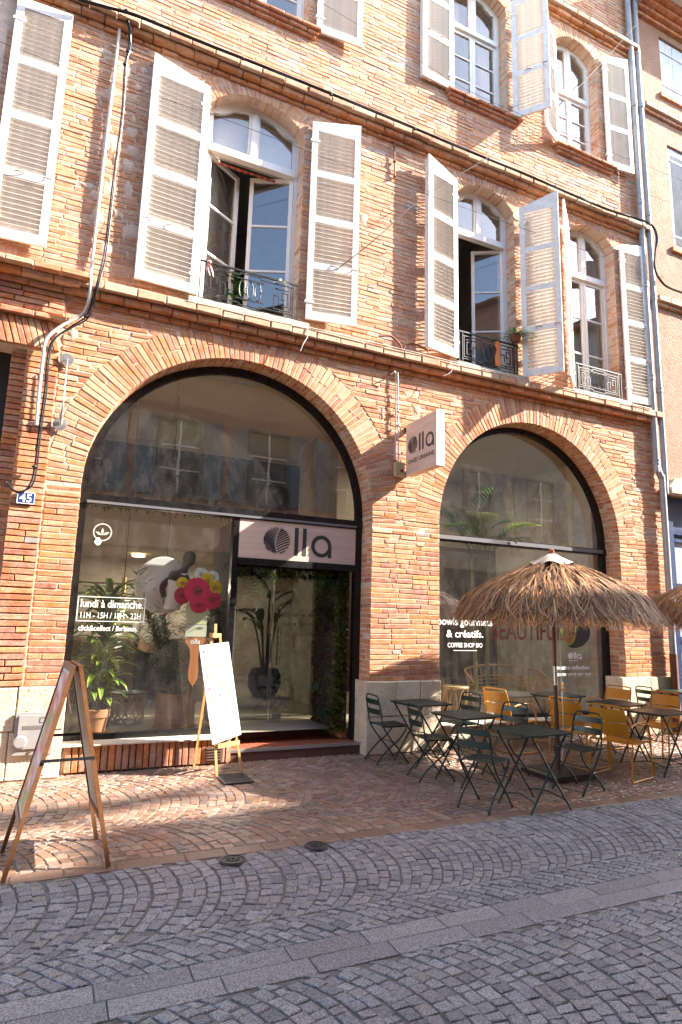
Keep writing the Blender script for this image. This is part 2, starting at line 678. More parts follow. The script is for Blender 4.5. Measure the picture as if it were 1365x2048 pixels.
GR = [L(0.179, 0.165, 0.166), L(0.187, 0.177, 0.177), L(0.166, 0.155, 0.158), L(0.203, 0.189, 0.186), L(0.187, 0.164, 0.154), L(0.137, 0.127, 0.132), L(0.181, 0.166, 0.167)]
TE = [L(0.223, 0.136, 0.093), L(0.261, 0.163, 0.116), L(0.193, 0.108, 0.075), L(0.284, 0.191, 0.138), L(0.156, 0.110, 0.091), L(0.231, 0.125, 0.078),
      L(0.209, 0.149, 0.116), L(0.246, 0.141, 0.098)]


def fans(pc, pal, x0, x1, ylo, yhi, ytop, W, p, n, half, g):
    # segmental arcs: columns W wide across the street, each row an arc bulging along it
    c = 0
    Rr = W / 2 / sin(half)
    while ytop - c * W > ylo:
        yt = ytop - c * W
        i0, i1 = int((x0 - 0.5) / p) - 1, int(x1 / p) + 1
        sh = U(0, p)
        for i in range(i0, i1):
            cuts = [j / n + (U(-0.2, 0.2) / n if 0 < j < n else 0) for j in range(n + 1)]
            rw = U(-0.008, 0.008)
            for j in range(n):
                q = []
                for (a, k) in ((j, 0), (j, 1), (j + 1, 1), (j + 1, 0)):
                    s = cuts[a] + (g / W) * (0.5 if a == j else -0.5)
                    yy = (0.5 - s) * W
                    ph = math.asin(max(-1, min(1, yy / Rr)))
                    if k and 0 < a < n:
                        yy += 0.6 * p * cos(ph) * sin(ph)
                        yy = max(-W / 2 + g / 2, min(W / 2 - g / 2, yy))
                        ph = math.asin(yy / Rr)
                    x = i * p + sh + rw + Rr * (cos(ph) - cos(half)) + (p - g * (1 + 0.4 * abs(ph)) if k else 0) + U(-0.007, 0.007)
                    q.append([x, yt - W / 2 + yy + U(-0.005, 0.005)])
                ym = sum(v[1] for v in q) / 4
                for v in q:
                    v[1] = min(max(v[1], ylo + 0.004), yhi - 0.004)
                if abs(q[0][1] - q[3][1]) + abs(q[1][1] - q[2][1]) < 0.07:
                    continue
                dz = U(-0.0025, 0.0025)
                tl = U(-0.02, 0.02)
                P4 = [(v[0], v[1], gz(v[1]) + dz + tl * (v[0] - q[0][0])) for v in q]
                pc.add(P4, (0, 0, 1), 0.03, pick(pal, 0.86, 1.14), ch=0.004, jit=0.0025, lim=200)
        c += 1


def slabs(pc, pal, x0, x1, y0, y1, lo, hi, g=0.006):
    x = x0
    while x < x1:
        w = U(lo, hi)
        a, b = x + g / 2, x + w - g / 2
        P4 = [(a, y0 + g / 2, gz(y0)), (b, y0 + g / 2, gz(y0)), (b, y1 - g / 2, gz(y1)), (a, y1 - g / 2, gz(y1))]
        pc.add(P4, (0, 0, 1), 0.03, pick(pal, 0.95, 1.15), ch=0.003, jit=0.001, lim=200)
        x += w


cob = Pieces('cobblestone', m_granite, 'far_cobblestones')
fans(cob, GR, -2.2, 13, -3.835, -2.52, -2.10, 1.44, 0.088, 18, radians(52), 0.009)
fans(cob, GR, -1.5, 9, -6.4, -4.135, -3.95, 1.44, 0.090, 18, radians(52), 0.0095)
slabs(cob, [L(0.176, 0.162, 0.160), L(0.163, 0.151, 0.150), L(0.186, 0.170, 0.166)], -2, 12, -3.985, -3.835, 0.36, 0.62)
slabs(cob, [L(0.176, 0.162, 0.160), L(0.163, 0.151, 0.150), L(0.186, 0.170, 0.166)], -2.2, 12, -4.135, -3.985, 0.36, 0.62)
cob.build(road)
pav = Pieces('paving_stone', m_porphyry, 'far_paving_stones')
fans(pav, TE, -2.2, 14, -2.37, 0.34, 1.14, 1.42, 0.088, 17, radians(52), 0.009)
slabs(pav, [L(0.175, 0.105, 0.075), L(0.15, 0.088, 0.062), L(0.195, 0.12, 0.085)], -2.2, 14, -2.52, -2.37, 0.25, 0.5)
pav.build(pavement)


def drain(x, y, r, label):
    t = thing('drain_cover', label, 'drain cover', (x, y, gz(y) + 0.004), group='round drain covers')
    mi = mat('cast_iron', L(0.085, 0.08, 0.078), 0.5, metal=0.6, var=0.25, bump=0.2)
    a = MB()
    a.lathe([(0.0, 0.004), (r * 0.55, 0.004), (r * 0.55, 0.008), (r * 0.7, 0.008), (r * 0.7, 0.003), (r, 0.003), (r, -0.02)], 28)
    a.build('lid', mi, t)
    b = MB()
    for k in range(8):
        an = k * pi / 4
        b.bar((r * .15 * cos(an), r * .15 * sin(an), 0.008), (r * .5 * cos(an), r * .5 * sin(an), 0.008), 0.012, 0.008)
    b.lathe([(r * 0.82, 0.004), (r * 0.82, 0.011), (r * 0.96, 0.011), (r * 0.96, 0.003)], 28)
    b.build('rib', mi, t)


drain(1.42, -2.63, 0.095, 'round iron drain cover nearer the sandwich board, on the grey cobbles')
drain(2.10, -2.58, 0.095, 'round iron drain cover nearer the green chairs, at the brown paving edge')
gt = thing('floor_grate', 'rectangular ribbed metal grate in the paving before the easel', 'grate', (2.0, -0.57, gz(-0.57) + 0.004))
g1, g2 = MB(), MB()
mi = mat('dull_iron', L(0.10, 0.085, 0.075), 0.55, metal=0.5, var=0.2)
g1.ring([(-.16, -.2), (.16, -.2), (.16, .2), (-.16, .2)], [(-.14, -.18), (.14, -.18), (.14, .18), (-.14, .18)], -0.006, 0.004, True)
g1.v = [(v[0], v[2], v[1] + 0.004) for v in g1.v]
g1.build('grate_frame', mi, gt)
g2.box(-.14, .14, -.18, .18, -0.004, 0.0)
for k in range(17):
    g2.box(-.138, .138, -.172 + k * .0211, -.160 + k * .0211, 0.0005, 0.006)
g2.build('grate_bars', mi, gt)

# ------------------------------------------------------------------ brick town house
house = thing('brick_townhouse', 'orange brick town house with two big shop arches and white shutters', 'house', (4.5, 0.2, 0))
HL = Vector((4.5, 0.2, 0))


class HM(MB):
    def build(s, name, m=None, parent=None, smooth=None, loc=None, rz=None, normals=True):
        if parent is house:
            s.v = [(v[0] - HL.x, v[1] - HL.y, v[2] - HL.z) for v in s.v]
        return MB.build(s, name, m, parent, smooth, loc, rz, normals)


class HPieces(Pieces):
    def build(s, parent):
        s.items = [(a, [Vector(p) - HL for p in v], f, c) for a, v, f, c in s.items]
        Pieces.build(s, parent)


A1 = dict(cx=2.07, zs=3.09, R=1.83)
A2 = dict(cx=6.76, zs=3.06, R=1.78)
VL = 0.40
REV = 0.30
# windows: x0, x1, z0, spring, rise
W1 = (1.35, 2.70, 5.58, 8.46, 0.30)
W2 = (5.30, 6.46, 5.56, 8.46, 0.28)
W3 = (7.66, 8.76, 5.56, 8.50, 0.26)
W0 = (-2.3, -1.05, 5.58, 8.46, 0.30)
V1 = (1.40, 2.68, 10.22, 12.45, 0.26)
V2 = (5.25, 6.38, 10.24, 12.45, 0.26)
V3 = (7.52, 8.56, 10.14, 12.38, 0.24)
WINS = [W0, W1, W2, W3, V1, V2, V3]
X0, X1 = -1.9, 9.62
ZTOP = 15.2


def segc(w):
    x0, x1, z0, zs, h = w
    a = (x1 - x0) / 2
    r = (a * a + h * h) / (2 * h)
    return (x0 + x1) / 2, zs + h - r, r


def win_path(w, inset=0.0, n=14):
    x0, x1, z0, zs, h = w
    cx, cz, r = segc(w)
    r -= inset
    a = (x1 - x0) / 2 - inset
    t = math.asin(min(1, a / r))
    pts = [(x0 + inset, z0 + inset)]
    pts += [(cx + r * sin(-t + 2 * t * i / n), cz + r * cos(-t + 2 * t * i / n)) for i in range(n + 1)]
    pts += [(x1 - inset, z0 + inset)]
    return pts


def blocked(z):
    out = []
    for A in (A1, A2):
        if z < A['zs']:
            out.append((A['cx'] - A['R'], A['cx'] + A['R'], True))
        elif z < A['zs'] + A['R'] + VL:
            h = sqrt((A['R'] + VL) ** 2 - (z - A['zs']) ** 2)
            out.append((A['cx'] - h, A['cx'] + h, False))
    for w in WINS:
        x0, x1, z0, zs, rise = w
        if z0 - 0.15 < z <= zs:
            e = 0.0 if z > z0 else 0.08
            out.append((x0 - e, x1 + e, True))
        else:
            cx, cz, r = segc(w)
            if zs < z < cz + r + 0.27:
                h = sqrt((r + 0.27) ** 2 - (z - cz) ** 2)
                out.append((cx - h, cx + h, False))
    return out


bricks = HPieces('brick', m_brick, 'brick_field', 300)


def warp(x, z):
    return z + 0.005 * sin(1.3 * x + 0.9 * z) + 0.0015 * sin(5.1 * x + 2.0 * z)


def wall_brick(xa, xb, xc, xd, z0, z1, yf, yb, pal, jit=0.003, ch=0.004, lo=0.8, hi=1.18):
    # bottom from xa to xb, top from xd to xc
    P4 = [(xa, yf, warp(xa, z0)), (xb, yf, warp(xb, z0)), (xc, yf, warp(xc, z1)), (xd, yf, warp(xd, z1))]
    c = shade(L(0.27, 0.235, 0.215), U(0.8, 1.3)) if U(0, 1) < 0.012 else pick(pal, lo, hi)
    bricks.add(P4, (0, -1, 0), yb - yf, c, ch, jit)


def course(xl, xr, z0, z1, pal, yf=0.0, rough=1.0, edge_l=None, edge_r=None):
    # xl, xr = (bottom, top) ends of the run
    g = 0.013
    x = min(xl)
    end = max(xr)
    first = True
    while x < end - 0.03:
        w = R_.choice((0.20, 0.24, 0.30, 0.36, 0.40, 0.42, 0.13)) * U(0.9, 1.1)
        if end - (x + w) < 0.1:
            w = end - x
        a0 = xl[0] if first else x
        a1 = xl[1] if first else x
        last = x + w >= end - 1e-6
        b0 = xr[0] if last else x + w - g
        b1 = xr[1] if last else x + w - g
        if b0 - a0 > 0.015 and b1 - a1 > 0.015 or (b0 - a0) + (b1 - a1) > 0.08:
            y = yf + U(-0.0035, 0.0025) * rough
            dep = 0.05
            if first and edge_l:
                dep = edge_l
            if last and edge_r:
                dep = edge_r
            wall_brick(a0, b0, b1, a1, z0 + U(-.002, .002) * rough, z1 + U(-.002, .002) * rough, y, yf + dep, pal,
                       0.0025 + 0.0015 * rough, 0.003 + 0.0015 * rough)
            if first and edge_l:
                wall_brick(a0, a0 + .13, a1 + .13, a1, z0, z1, yf + dep + .012, REV, pal)
            if last and edge_r:
                wall_brick(b0 - .13, b0, b1, b1 - .13, z0, z1, yf + dep + .012, REV, pal)
        x += w
        first = False


PITCH_Z, GJ = 0.067, 0.013
BANDS = [(5.20, 5.475), (8.88, 9.135), (12.86, 13.11)]
row = 0
z = 0.915
while z < ZTOP:
    z0, z1 = z, z + PITCH_Z - GJ
    zm = (z0 + z1) / 2
    z += PITCH_Z
    row += 1
    if any(a - 0.03 < zm < b + 0.01 for a, b in BANDS):
        continue
    left = -0.105 if zm < 5.5 else X0
    B0, B1 = blocked(z0), blocked(z1)
    if len(B0) != len(B1):
        B0 = B1 = blocked(zm)
    order = sorted(range(len(B0)), key=lambda i: B0[i][0])
    pal = BR_LOW if zm < 2.6 else (BR if zm < 5.4 else BR_UP)
    rg = 0.35 if zm < 2.7 else (1.3 if zm < 5.4 else 1.0)
    cur = (left, left)
    el = None
    for i in order:
        a0, b0, jamb = B0[i]
        a1, b1, _ = B1[i]
        d = R_.choice((0.12, 0.2)) if row % 2 else R_.choice((0.2, 0.12))
        if min(a0, a1) > cur[0] + 0.04:
            course(cur, (a0, a1), z0, z1, pal, 0.0, rg, el, d if jamb else None)
        cur = (b0, b1)
        el = d if jamb else None
    if cur[0] < X1 - 0.05:
        course(cur, (X1, X1), z0, z1, pal, 0.0, rg, el, None)


def voussoirs(cx, cz, R, a0, a1, lng, pitch, pal, depth, split=0.5, rough=1.0):
    n = max(6, int(round((a1 - a0) * (R + lng * 0.4) / pitch)))
    for i in range(n):
        g = 0.013 / (R + lng * 0.5)
        t0, t1 = a0 + (a1 - a0) * i / n + g / 2, a0 + (a1 - a0) * (i + 1) / n - g / 2
        k = U(0.4, 0.6) * lng
        segs = [(0, lng + U(-0.03, 0.02) * rough)] if U(0, 1) > split else [(0, k - 0.006), (k + 0.006, lng + U(-0.03, 0.02) * rough)]
        for si, (ra, rb) in enumerate(segs):
            q = []
            for (r, t) in ((R + ra, t1), (R + ra, t0), (R + rb, t0), (R + rb, t1)):
                q.append((cx + r * cos(t), 0.0 + U(-0.004, 0.004) * rough, cz + r * sin(t)))
            y = U(-0.003, 0.002) * rough
            q = [(p[0], y, p[2]) for p in q]
            dep = (0.13 if i % 2 else 0.19) if si == 0 else 0.06
            if depth < 0.25:
                dep = min(dep, depth) if si else depth
            c = pick(pal)
            bricks.add(q, (0, -1, 0), dep, c, 0.004, 0.002)
            if si == 0 and depth >= 0.25:
                q2 = []
                for (r, t) in ((R, t1), (R, t0), (R + 0.1, t0), (R + 0.1, t1)):
                    q2.append((cx + r * cos(t), dep + 0.012, cz + r * sin(t)))
                bricks.add(q2, (0, -1, 0), depth - dep - 0.012, pick(pal), 0.004, 0.002)


for A in (A1, A2):
    voussoirs(A['cx'], A['zs'], A['R'], 0.0, pi, VL, 0.068, BR, REV, 0.55)
for w in WINS[1:]:
    cx, cz, r = segc(w)
    t = math.asin((w[1] - w[0]) / 2 / r)
    voussoirs(cx, cz, r, pi / 2 - t, pi / 2 + t, 0.27, 0.062, BR_UP, 0.2, 0.2)

# moulded string courses, laid brick by brick
for zi, (za, zb) in enumerate(BANDS):
    zr = zb - za
    rows = [(za, za + zr * 0.22, 0.035, 0.23), (za + zr * 0.25, za + zr * 0.56, 0.10, 0.30), (za + zr * 0.60, zb, 0.155, 0.34)]
    for (a, b, pr, ln) in rows:
        x = (-0.02 if zi == 0 else X0) + U(-0.1, 0)
        while x < X1 - 0.03:
            w = ln * U(0.8, 1.15)
            e = min(x + w, X1 - 0.02)
            pal = [L(0.50, 0.20, 0.07), L(0.46, 0.17, 0.06)] if pr < 0.12 else [L(0.50, 0.30, 0.19), L(0.47, 0.25, 0.15), L(0.52, 0.36, 0.24)]
            y = -pr + U(-0.006, 0.006)
            bricks.add([(x + .005, y, a), (e - .005, y, a), (e - .005, y, b), (x + .005, y, b)], (0, -1, 0), pr + 0.05,
                       pick(pal), 0.010, 0.004)
            x += w

# left bay of the house: pilaster, flat brick lintel and ledge
z = 0.915
while z < 5.26:
    z0, z1 = z, z + PITCH_Z - GJ
    z += PITCH_Z
    if z1 < 4.56:
        course((-0.44, -0.44), (-0.125, -0.125), z0, z1, BR_LOW, -0.03, 0.3)
        course((-0.60, -0.60), (-0.45, -0.45), z0, z1, BR_LOW, 0.10, 0.3)
    elif z0 > 4.98:
        course((X0, X0), (-0.125, -0.125), z0, z1, BR_LOW, -0.03, 0.4)
x = X0
while x < -0.16:
    w = 0.055
    sl = 0.10
    bricks.add([(x, -0.03, 4.57), (x + w, -0.03, 4.57), (x + w - sl, -0.03, 4.89), (x - sl, -0.03, 4.89)], (0, -1, 0), 0.2, pick(BR), 0.004, 0.003)
    x += w + 0.011
for (a, b, pr, xe) in ((4.90, 4.965, 0.085, -0.06), (5.27, 5.33, 0.07, -0.05), (5.335, 5.40, 0.16, 0.02), (5.405, 5.47, 0.25, 0.10)):
    x = X0
    while x < xe:
        e = min(x + U(0.25, 0.36), xe)
        bricks.add([(x, -pr, a), (e - .006, -pr, a), (e - .006, -pr, b), (x, -pr, b)], (0, -1, 0), pr + 0.05, pick(BR), 0.008, 0.003)
        x = e
# soldier course under the left shop window
x = 0.34
while x < 2.10:
    w = 0.072 * U(0.92, 1.06)
    bricks.add([(x + .006, 0.06, 0.02), (x + w - .006, 0.06, 0.02), (x + w - .006, 0.06, 0.285), (x + .006, 0.06, 0.285)], (0, -1, 0), 0.08,
               pick([L(0.36, 0.15, 0.09), L(0.42, 0.15, 0.06), L(0.31, 0.15, 0.10), L(0.46, 0.17, 0.05)]), 0.005, 0.003)
    x += w
bricks.build(house)

# masonry core with its openings
outer = [(X0, -0.5), (X1, -0.5), (X1, ZTOP), (X0, ZTOP)]
holes = []
for A in (A1, A2):
    holes.append([(A['cx'] + A['R'] + .002, -0.4)] + arc(A['cx'], A['zs'], A['R'] + .002, 0, pi, 40) + [(A['cx'] - A['R'] - .002, -0.4)])
for w in WINS[1:]:
    holes.append(win_path(w)[::-1])
holes.append([(-0.445, -0.4), (-0.445, 4.56), (-1.75, 4.56), (-1.75, -0.4)])
mb = HM()
loops = [outer] + holes
flat = [p for lp in loops for p in lp]
tris = tessellate_polygon([[Vector((p[0], p[1], 0)) for p in lp] for lp in loops])
nv = len(flat)
vs = [(p[0], 0.0055, p[1]) for p in flat] + [(p[0], 0.45, p[1]) for p in flat]
fs = [tuple(t) for t in tris] + [tuple(i + nv for i in t[::-1]) for t in tris]
o = 0
for lp in loops:
    k = len(lp)
    for i in range(k):
        a, b = o + i, o + (i + 1) % k
        fs.append((a, b, b + nv, a + nv))
    o += k
mb.add(vs, fs)
mb.build('wall', m_mortar, house)
# stone plinths, block by block
stn = HPieces('stone_block', m_stone, 'small_stone_blocks', 60)
m_stone_attr = mat('limestone_block', attr=True, rough=0.85, var=0.18, vscale=6, bump=0.55, bscale=28, speck=0.16, sscale=60, spec=0.3, grime=0.22, pits=16.0)
stn.m = m_stone_attr
LS = [L(0.60, 0.49, 0.35), L(0.56, 0.465, 0.34), L(0.63, 0.53, 0.39)]
for (xa, xb, cuts) in ((-0.62, 0.305, ((0.0, 0.47, (-0.20,)), (0.475, 0.905, (-0.16,)))),
                       (3.84, 4.985, ((0.0, 0.46, (4.62,)), (0.465, 0.905, (4.28, 4.66)))),
                       (8.40, 9.64, ((0.0, 0.44, (8.9,)), (0.445, 0.905, (9.05,))))):
    for (za, zb, xs) in cuts:
        e = [xa] + list(xs) + [xb]
        for i in range(len(e) - 1):
            y = -0.035 + U(-.003, .003)
            stn.add([(e[i] + .003, y, za), (e[i + 1] - .003, y, za), (e[i + 1] - .003, y, zb), (e[i] + .003, y, zb)], (0, -1, 0),
                    REV + 0.03, pick(LS, 0.92, 1.06), 0.010, 0.004)
stn.build(house)

# old mortar repairs smeared over the brickwork
mp_ = HM()
for i in range(60):
    x, zc = U(-0.7, 4.6), U(3.3, 8.7)
    if i % 3 == 0:
        x, zc = U(0.0, 0.55), U(5.6, 8.6)
    rx, rz_ = U(0.03, 0.13), U(0.03, 0.16)
    bad = x < -0.1 and zc < 5.5
    for (xa, xb, _) in blocked(zc) + blocked(zc + rz_) + blocked(zc - rz_):
        bad = bad or xa - rx < x < xb + rx
    if bad or any(a_ - .2 < zc < b_ + .2 for a_, b_ in BANDS):
        continue
    k = 14
    ring_ = []
    for j in range(k):
        rr_ = U(0.55, 1.1)
        ring_.append((x + rx * rr_ * cos(2 * pi * j / k), 0.004, zc + rz_ * rr_ * sin(2 * pi * j / k)))
    inn_ = [((p[0] - x) * 0.6 + x, -0.006 + U(-0.002, 0.002), (p[2] - zc) * 0.6 + zc) for p in ring_]
    mp_.add(ring_ + inn_, [(j, (j + 1) % k, (j + 1) % k + k, j + k) for j in range(k)] + [tuple(range(k, 2 * k))])
tag(mp_.build('mortar_repairs', m_mortar, house, smooth=60), kind='stuff')
# ------------------------------------------------------------------ upper windows
def wleaf(parent, w, h, rows, hx, hy, hz, ang, side, m=m_white, name='casement'):
    # one casement: origin on the hinge, extends along +x * side, opens inwards by ang
    s = side
    mb = MB()
    st = 0.055
    for a, b in ((0, st), (w - st, w)):
        mb.box(min(a * s, b * s), max(a * s, b * s), -0.022, 0.022, 0, h)
    mb.box(min(st * s, (w - st) * s), max(st * s, (w - st) * s), -0.021, 0.021, 0, 0.11)
    mb.box(min(st * s, (w - st) * s), max(st * s, (w - st) * s), -0.021, 0.021, h - 0.055, h)
    for k in range(1, rows):
        zc = 0.11 + (h - 0.165) * k / rows
        mb.box(min(st * s, (w - st) * s), max(st * s, (w - st) * s), -0.016, 0.016, zc - 0.014, zc + 0.014)
    mb.box(*((0, 0.001) if s > 0 else (-0.001, 0)), -0.03, 0.03, 0.2, 0.28)
    o = mb.build(name, m, parent, loc=(hx - HL.x, hy - HL.y, hz), rz=ang * s)
    for k in range(rows):
        za, zb = 0.11 + (h - 0.165) * k / rows + 0.01, 0.11 + (h - 0.165) * (k + 1) / rows - 0.01
        p = MB()
        xa, xb = st * s, (w - st) * s
        p.add([(xa, 0, za), (xb, 0, za), (xb, 0, zb), (xa, 0, zb)], [(0, 1, 2, 3)])
        p.build('pane', m_glass, o)
    return o


def window(w, zt, left_ang, right_ang, rows, curtain=False, room=True, leafs=(True, True)):
    x0, x1, z0, zs, rise = w
    Y = 0.20
    mb = HM()
    A, B = win_path(w), win_path(w, 0.055)
    mb.ring(A, B, Y, Y + 0.08)
    mb.box(x0 + .055, x1 - .055, Y - 0.03, Y + 0.07, zt - 0.045, zt + 0.045)
    cx = (x0 + x1) / 2
    C, r = segc(w)[1], segc(w)[2]
    mb.box(cx - 0.04, cx + 0.04, Y - 0.012, Y + 0.06, zt + .045, C + r - 0.05)
    # sash of each half of the fanlight
    fr = mb.build('window', m_white, house)
    n = 8
    for s in (-1, 1):
        pth = [(cx + s * 0.04, zt + .045)]
        xe = x1 - .055 if s > 0 else x0 + .055
        for i in range(n + 1):
            x = cx + s * 0.04 + (xe - cx - s * 0.04) * i / n
            pth.append((x, C + sqrt(max(0.01, (r - .055) ** 2 - (x - cx) ** 2))))
        pth.append((xe, zt + .045))
        ctr = (sum(p[0] for p in pth) / len(pth), sum(p[1] for p in pth) / len(pth))
        inn = []
        for p in pth:
            dx, dz = ctr[0] - p[0], ctr[1] - p[1]
            inn.append((p[0] + math.copysign(min(0.04, abs(dx)), dx), p[1] + math.copysign(min(0.04, abs(dz)), dz)))
        q = MB()
        q.ring(pth, inn, Y + 0.005, Y + 0.05, True)
        q.v = [(v[0] - HL.x, v[1] - HL.y, v[2]) for v in q.v]
        q.build('fanlight_sash', m_white, fr)
        g = MB()
        g.add([(p[0] - HL.x, Y + 0.03 - HL.y, p[1]) for p in inn], [tuple(range(len(inn)))])
        g.build('pane', m_glass, fr)
    lw = (x1 - x0 - 0.11) / 2 - 0.002
    hl = zt - 0.05 - (z0 + 0.06)
    if leafs[0]:
        wleaf(house, lw, hl, rows, x0 + .055, Y + 0.035, z0 + 0.06, left_ang, 1)
    if leafs[1]:
        wleaf(house, lw, hl, rows, x1 - .055, Y + 0.035, z0 + 0.06, -right_ang * -1, -1)
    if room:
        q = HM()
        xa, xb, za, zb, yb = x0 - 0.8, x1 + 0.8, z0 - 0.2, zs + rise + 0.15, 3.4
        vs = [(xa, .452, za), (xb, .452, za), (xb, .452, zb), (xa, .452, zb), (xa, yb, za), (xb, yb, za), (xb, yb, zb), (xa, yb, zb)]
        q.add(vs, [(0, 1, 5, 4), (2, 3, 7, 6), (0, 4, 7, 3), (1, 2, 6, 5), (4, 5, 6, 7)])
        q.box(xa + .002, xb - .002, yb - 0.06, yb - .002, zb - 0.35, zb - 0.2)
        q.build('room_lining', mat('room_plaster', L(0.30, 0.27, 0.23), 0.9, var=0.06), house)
    if curtain:
        for s in (-1, 1):
            q = HM()
            cols, rws = 40, 10
            vs = []
            for j in range(rws + 1):
                t = j / rws
                zz = z0 + 0.05 + (zs + 0.1 - z0) * t
                pull = 0.62 if curtain == 'tied' else 1.0
                wd_ = (x1 - x0) / 2 * (1.0 if pull == 1 else (0.45 + 0.5 * abs(t - 0.33)))
                for i in range(cols + 1):
                    u = i / cols
                    x = (x1 if s > 0 else x0) - s * wd_ * u
                    vs.append((x, 0.40 + 0.03 * sin(u * 42) + 0.012 * sin(u * 17 + t * 3), zz))
            fs = [(j * (cols + 1) + i, j * (cols + 1) + i + 1, (j + 1) * (cols + 1) + i + 1, (j + 1) * (cols + 1) + i)
                  for j in range(rws) for i in range(cols)]
            q.add(vs, fs)
            q.build('curtain', m_curtain, house, smooth=80)


window(W1, 7.93, radians(32), radians(24), 3)
window(W2, 7.93, radians(96), radians(30), 3)
window(W3, 7.86, 0.02, 0.0, 3, 'tied')
window(V1, 11.9, 0.0, 0.0, 3)
window(V2, 11.85, 0.0, 0.0, 3, 'tied')
window(V3, 11.55, 0.0, 0.0, 3, 'tied')


def sill(x0, x1, z, stone=True):
    mb = HM()
    if stone:
        k = 14
        prof = [(-0.10, -0.15), (-0.10, -0.01), (-0.085, 0.0), (0.2, 0.012), (0.2, -0.15)]
        vs, fs = [], []
        for i in range(k + 1):
            x = x0 + (x1 - x0) * i / k
            for (y, zz) in prof:
                vs.append((x, y + U(-.005, .005), z + zz + U(-.006, .004)))
        m = len(prof)
        for i in range(k):
            for j in range(m):
                fs.append((i * m + j, i * m + (j + 1) % m, (i + 1) * m + (j + 1) % m, (i + 1) * m + j))
        fs += [tuple(range(m)), tuple(k * m + j for j in range(m - 1, -1, -1))]
        mb.add(vs, fs)
        mb.build('sill', m_sill, house)
    else:
        for (pr, za, zb, e) in ((0.05, -0.15, -0.105, 0.0), (0.085, -0.10, -0.055, 0.03), (0.125, -0.05, 0.0, 0.06)):
            x = x0 - e
            while x < x1 + e - 0.02:
                xe = min(x + U(0.22, 0.32), x1 + e)
                v, f = brick_geo([(x + .004, -pr, z + za), (xe - .004, -pr, z + za), (xe - .004, -pr, z + zb), (x + .004, -pr, z + zb)],
                                 (0, -1, 0), pr + 0.18, 0.009, 0.004)
                mb.add(v, f, pick([L(0.44, 0.17, 0.07), L(0.38, 0.15, 0.08)]))
                x = xe
        mb.build('brick_sill', m_brick, house)


sill(1.24, 2.84, 5.58)
sill(5.24, 6.62, 5.56)
sill(7.58, 8.90, 5.56)
sill(1.30, 2.80, 10.22, False)
sill(5.16, 6.56, 10.24, False)
sill(7.46, 8.80, 10.14, False)


# ------------------------------------------------------------------ louvred shutters
def shutter(hx, z0, h, w, ang, side, panels, extra, double=False, hy=-0.045):
    # hinge on the wall at (hx, hy); side -1 folds to the left of its window, +1 to the right; ang from the wall
    s = side
    T = 0.018
    mb = MB()
    st = 0.085

    def bx(a, b, za, zb, t=T):
        mb.box(min(a * s, b * s), max(a * s, b * s), -t, t, za, zb)

    top_h, top_f = h - extra, h
    for (a, b, ta, tb) in ((0, st, top_h, top_h + extra * st / w), (w - st, w, top_f - extra * st / w, top_f)):
        pl = [(a * s, 0), (b * s, 0), (b * s, tb), (a * s, ta)]
        mb.prism(pl if s > 0 else pl[::-1], -T, T)
    rails = [0.0] + list(panels) + [1.0]
    usable0, usable1 = 0.12, top_h - 0.13
    zz = [usable0 + (usable1 - usable0) * r for r in rails]
    bx(st, w - st, 0, usable0, T - .001)
    pl = [(st * s, usable1), ((w - st) * s, usable1), ((w - st) * s, top_f - extra * st / w), (st * s, top_h + extra * st / w)]
    mb.prism(pl if s > 0 else pl[::-1], -T + .001, T - .001)
    for k in range(1, len(zz) - 1):
        bx(st, w - st, zz[k] - 0.05, zz[k] + 0.05, T - .001)
    # hinges and the flat bar
    for zc in (0.25, h - extra - 0.3):
        bx(-0.02, 0.11, zc - 0.018, zc + 0.018, T + .006)
    if double:
        mb.box(min((w - .07) * s, w * s), max((w - .07) * s, w * s), T + .004, T + 0.05, 0.02, top_f - 0.06)
        mb.box(min((w - .14) * s, (w - .075) * s), max((w - .14) * s, (w - .075) * s), T + .004, T + 0.04, 0.03, top_f - 0.1)
    o = mb.build('shutter', m_shutter, house, loc=(hx - HL.x, hy - HL.y, z0), rz=(-ang if s > 0 else ang))
    sl = MB()
    dl, th = 0.050, 0.0045
    c_, s_ = cos(radians(-45)), sin(radians(-45))
    vs = []
    for x in (st * s, (w - st) * s):
        for (u, v) in ((-dl / 2, -th), (dl / 2, -th), (dl / 2, th), (-dl / 2, th)):
            vs.append((x, u * c_ - v * s_, u * s_ + v * c_))
    sl.add(vs, [(0, 1, 2, 3), (7, 6, 5, 4), (0, 4, 5, 1), (1, 5, 6, 2), (2, 6, 7, 3), (3, 7, 4, 0)])
    first = None
    for k in range(len(zz) - 1):
        a = zz[k] + (0.05 if k else 0.0) + 0.012
        b = zz[k + 1] - (0.05 if k < len(zz) - 2 else 0.0) - 0.006
        n = max(2, int((b - a) / 0.060))
        for i in range(n):
            zc = a + (b - a) * (i + 0.5) / n
            if first is None:
                first = sl.build('slat', m_shutter, o, loc=(0, 0, zc))
            else:
                q = first.copy()
                COL.objects.link(q)
                q.parent = o
                q.location = (0, 0, zc)
            (first if i == 0 and k == 0 else q).rotation_euler = (U(-.03, .03), 0, 0)
    cat_ = MB()
    zc = zz[1]
    cat_.tube([((w - .10) * s, -T, zc), ((w - .10) * s, -T - .05, zc), ((w - .02) * s, -T - .055, zc - .01)], 0.007, 6)
    cat_.tube([((w - .30) * s, -T - .006, zc + .01), ((w - .36) * s, -T - .03, zc + .015), ((w - .40) * s, -T - .03, zc)], 0.006, 6)
    cat_.build('latch', m_rust, o)
    return o


